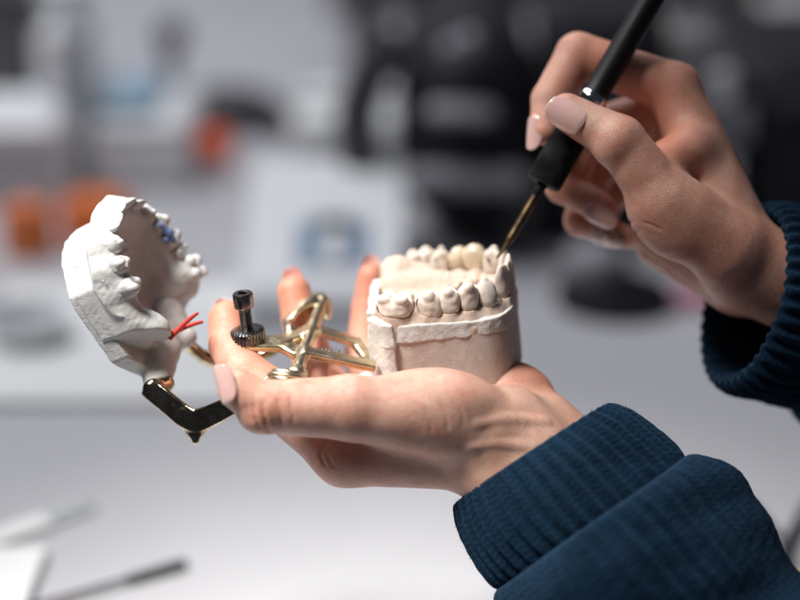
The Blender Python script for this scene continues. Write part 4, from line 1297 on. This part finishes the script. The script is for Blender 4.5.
f_ = gm.noise(gm.coord(60), 1, 3); r_ = gm.math('MULTIPLY', f_, .2); gm.l(r_, gm.b.inputs['Roughness'])
a_, b_ = G(-20, 548), G(92, 508); dr = unit(b_ - a_); sd_ = np.array([-dr[1], dr[0], 0])
e = empty('clear_spatula', (a_ + b_) / 2 * [1, 1, 0], 'pale translucent flat strip with a white sleeve at the lower left', 'spatula')
mb = MB(); mb.box((a_ + b_) / 2 + [0, 0, .22], (np.linalg.norm(b_ - a_) / 2, .7, .10), [dr, sd_, (0, 0, 1)], .1); mb.obj('strip', gm.m, e)
c = a_ + dr * 1.6; mb = MB(); mb.box(c + [0, 0, .22], (2.6, .8, .2), [dr, sd_, (0, 0, 1)], .12); mb.obj('sleeve', MAT['paper'], e)
g2 = G(32, 600); g3 = G(26, 556)
mb = MB(); mb.box((g2[0] - 7, (g2[1] + g3[1]) / 2 - 2.5, .3), (7, (g3[1] - g2[1]) / 2 + 2.5, .3), None, .1)
tag(mb.obj('note_pad', MAT['paper']), 'corner of a white note pad at the bottom left', 'note pad')
e = empty('cable', G(780, 560), 'thin dark cable looping on the bench at the bottom right', 'cable')
mb = MB(); mb.tube([G(x, y, .3) for x, y in ((750, 505), (768, 524), (784, 544), (790, 560), (796, 580), (806, 600))], .22, 10)
mb.tube([G(x, y, .6) for x, y in ((810, 500), (796, 524), (784, 548), (780, 568), (782, 590), (790, 612))], .25, 10); mb.obj('wire', MAT['dgrey'], e, smooth=True)
g = G(800, 590); mb = MB(); mb.lathe(g + [0, 0, .5], (1, -.3, 0), [(-.6, .4), (1.5, .5), (2, .3)], 20); mb.obj('plug', MAT['yellow'], e, angle=40)

# ------------------------------------------------------------------ light, world, camera
w = bpy.data.worlds.new('World'); scene.world = w; w.use_nodes = True
bg = w.node_tree.nodes['Background']; bg.inputs['Color'].default_value = (.62, .72, 1, 1); bg.inputs['Strength'].default_value = .035


def area(name, loc, target, size, power, col, size_y=None):
    L = bpy.data.lights.new(name, 'AREA'); L.energy = power; L.color = col; L.size = size * .01
    if size_y: L.shape = 'RECTANGLE'; L.size_y = size_y * .01
    o = bpy.data.objects.new(name, L); COL.objects.link(o)
    o.location = Vector(np.array(loc) * .01)
    o.rotation_euler = (Vector(np.array(target) * .01) - o.location).to_track_quat('-Z', 'Y').to_euler()
    return o


def spot(name, loc, target, radius, power, col, cone, blend):
    L = bpy.data.lights.new(name, 'SPOT'); L.energy = power; L.color = col; L.shadow_soft_size = radius * .01
    L.spot_size = math.radians(cone); L.spot_blend = blend
    o = bpy.data.objects.new(name, L); COL.objects.link(o); o.location = Vector(np.array(loc) * .01)
    o.rotation_euler = (Vector(np.array(target) * .01) - o.location).to_track_quat('-Z', 'Y').to_euler()
    return o


spot('desk_lamp', (-42, -18, 96), (-7.5, 0, 16.5), 15, 94, (1, .955, .90), 26.5, .97)
area('ceiling_light', (-90, 98, 210), (-60, 105, 0), 190, 50, (.94, .95, 1), 120)

cam = bpy.data.cameras.new('camera'); co = bpy.data.objects.new('camera', cam); COL.objects.link(co)
cam.sensor_width = 36; cam.lens = 36 * D / (800 * K)
co.matrix_world = Matrix(((1, 0, 0, CAM[0] * .01), (0, sT, -cT, CAM[1] * .01), (0, cT, sT, CAM[2] * .01), (0, 0, 0, 1)))
cam.clip_start = .02; cam.clip_end = 50
cam.dof.use_dof = True; cam.dof.focus_distance = (D - .1) * .01; cam.dof.aperture_fstop = 2.5; cam.dof.aperture_blades = 9
scene.camera = co
scene.view_settings.view_transform = 'Standard'; scene.view_settings.look = 'None'
scene.view_settings.exposure = 0; scene.view_settings.gamma = 1
scene.render.engine = 'CYCLES'
scene.cycles.use_denoising = True
try: scene.cycles.denoiser = 'OPENIMAGEDENOISE'
except Exception: pass
scene.cycles.max_bounces = 8
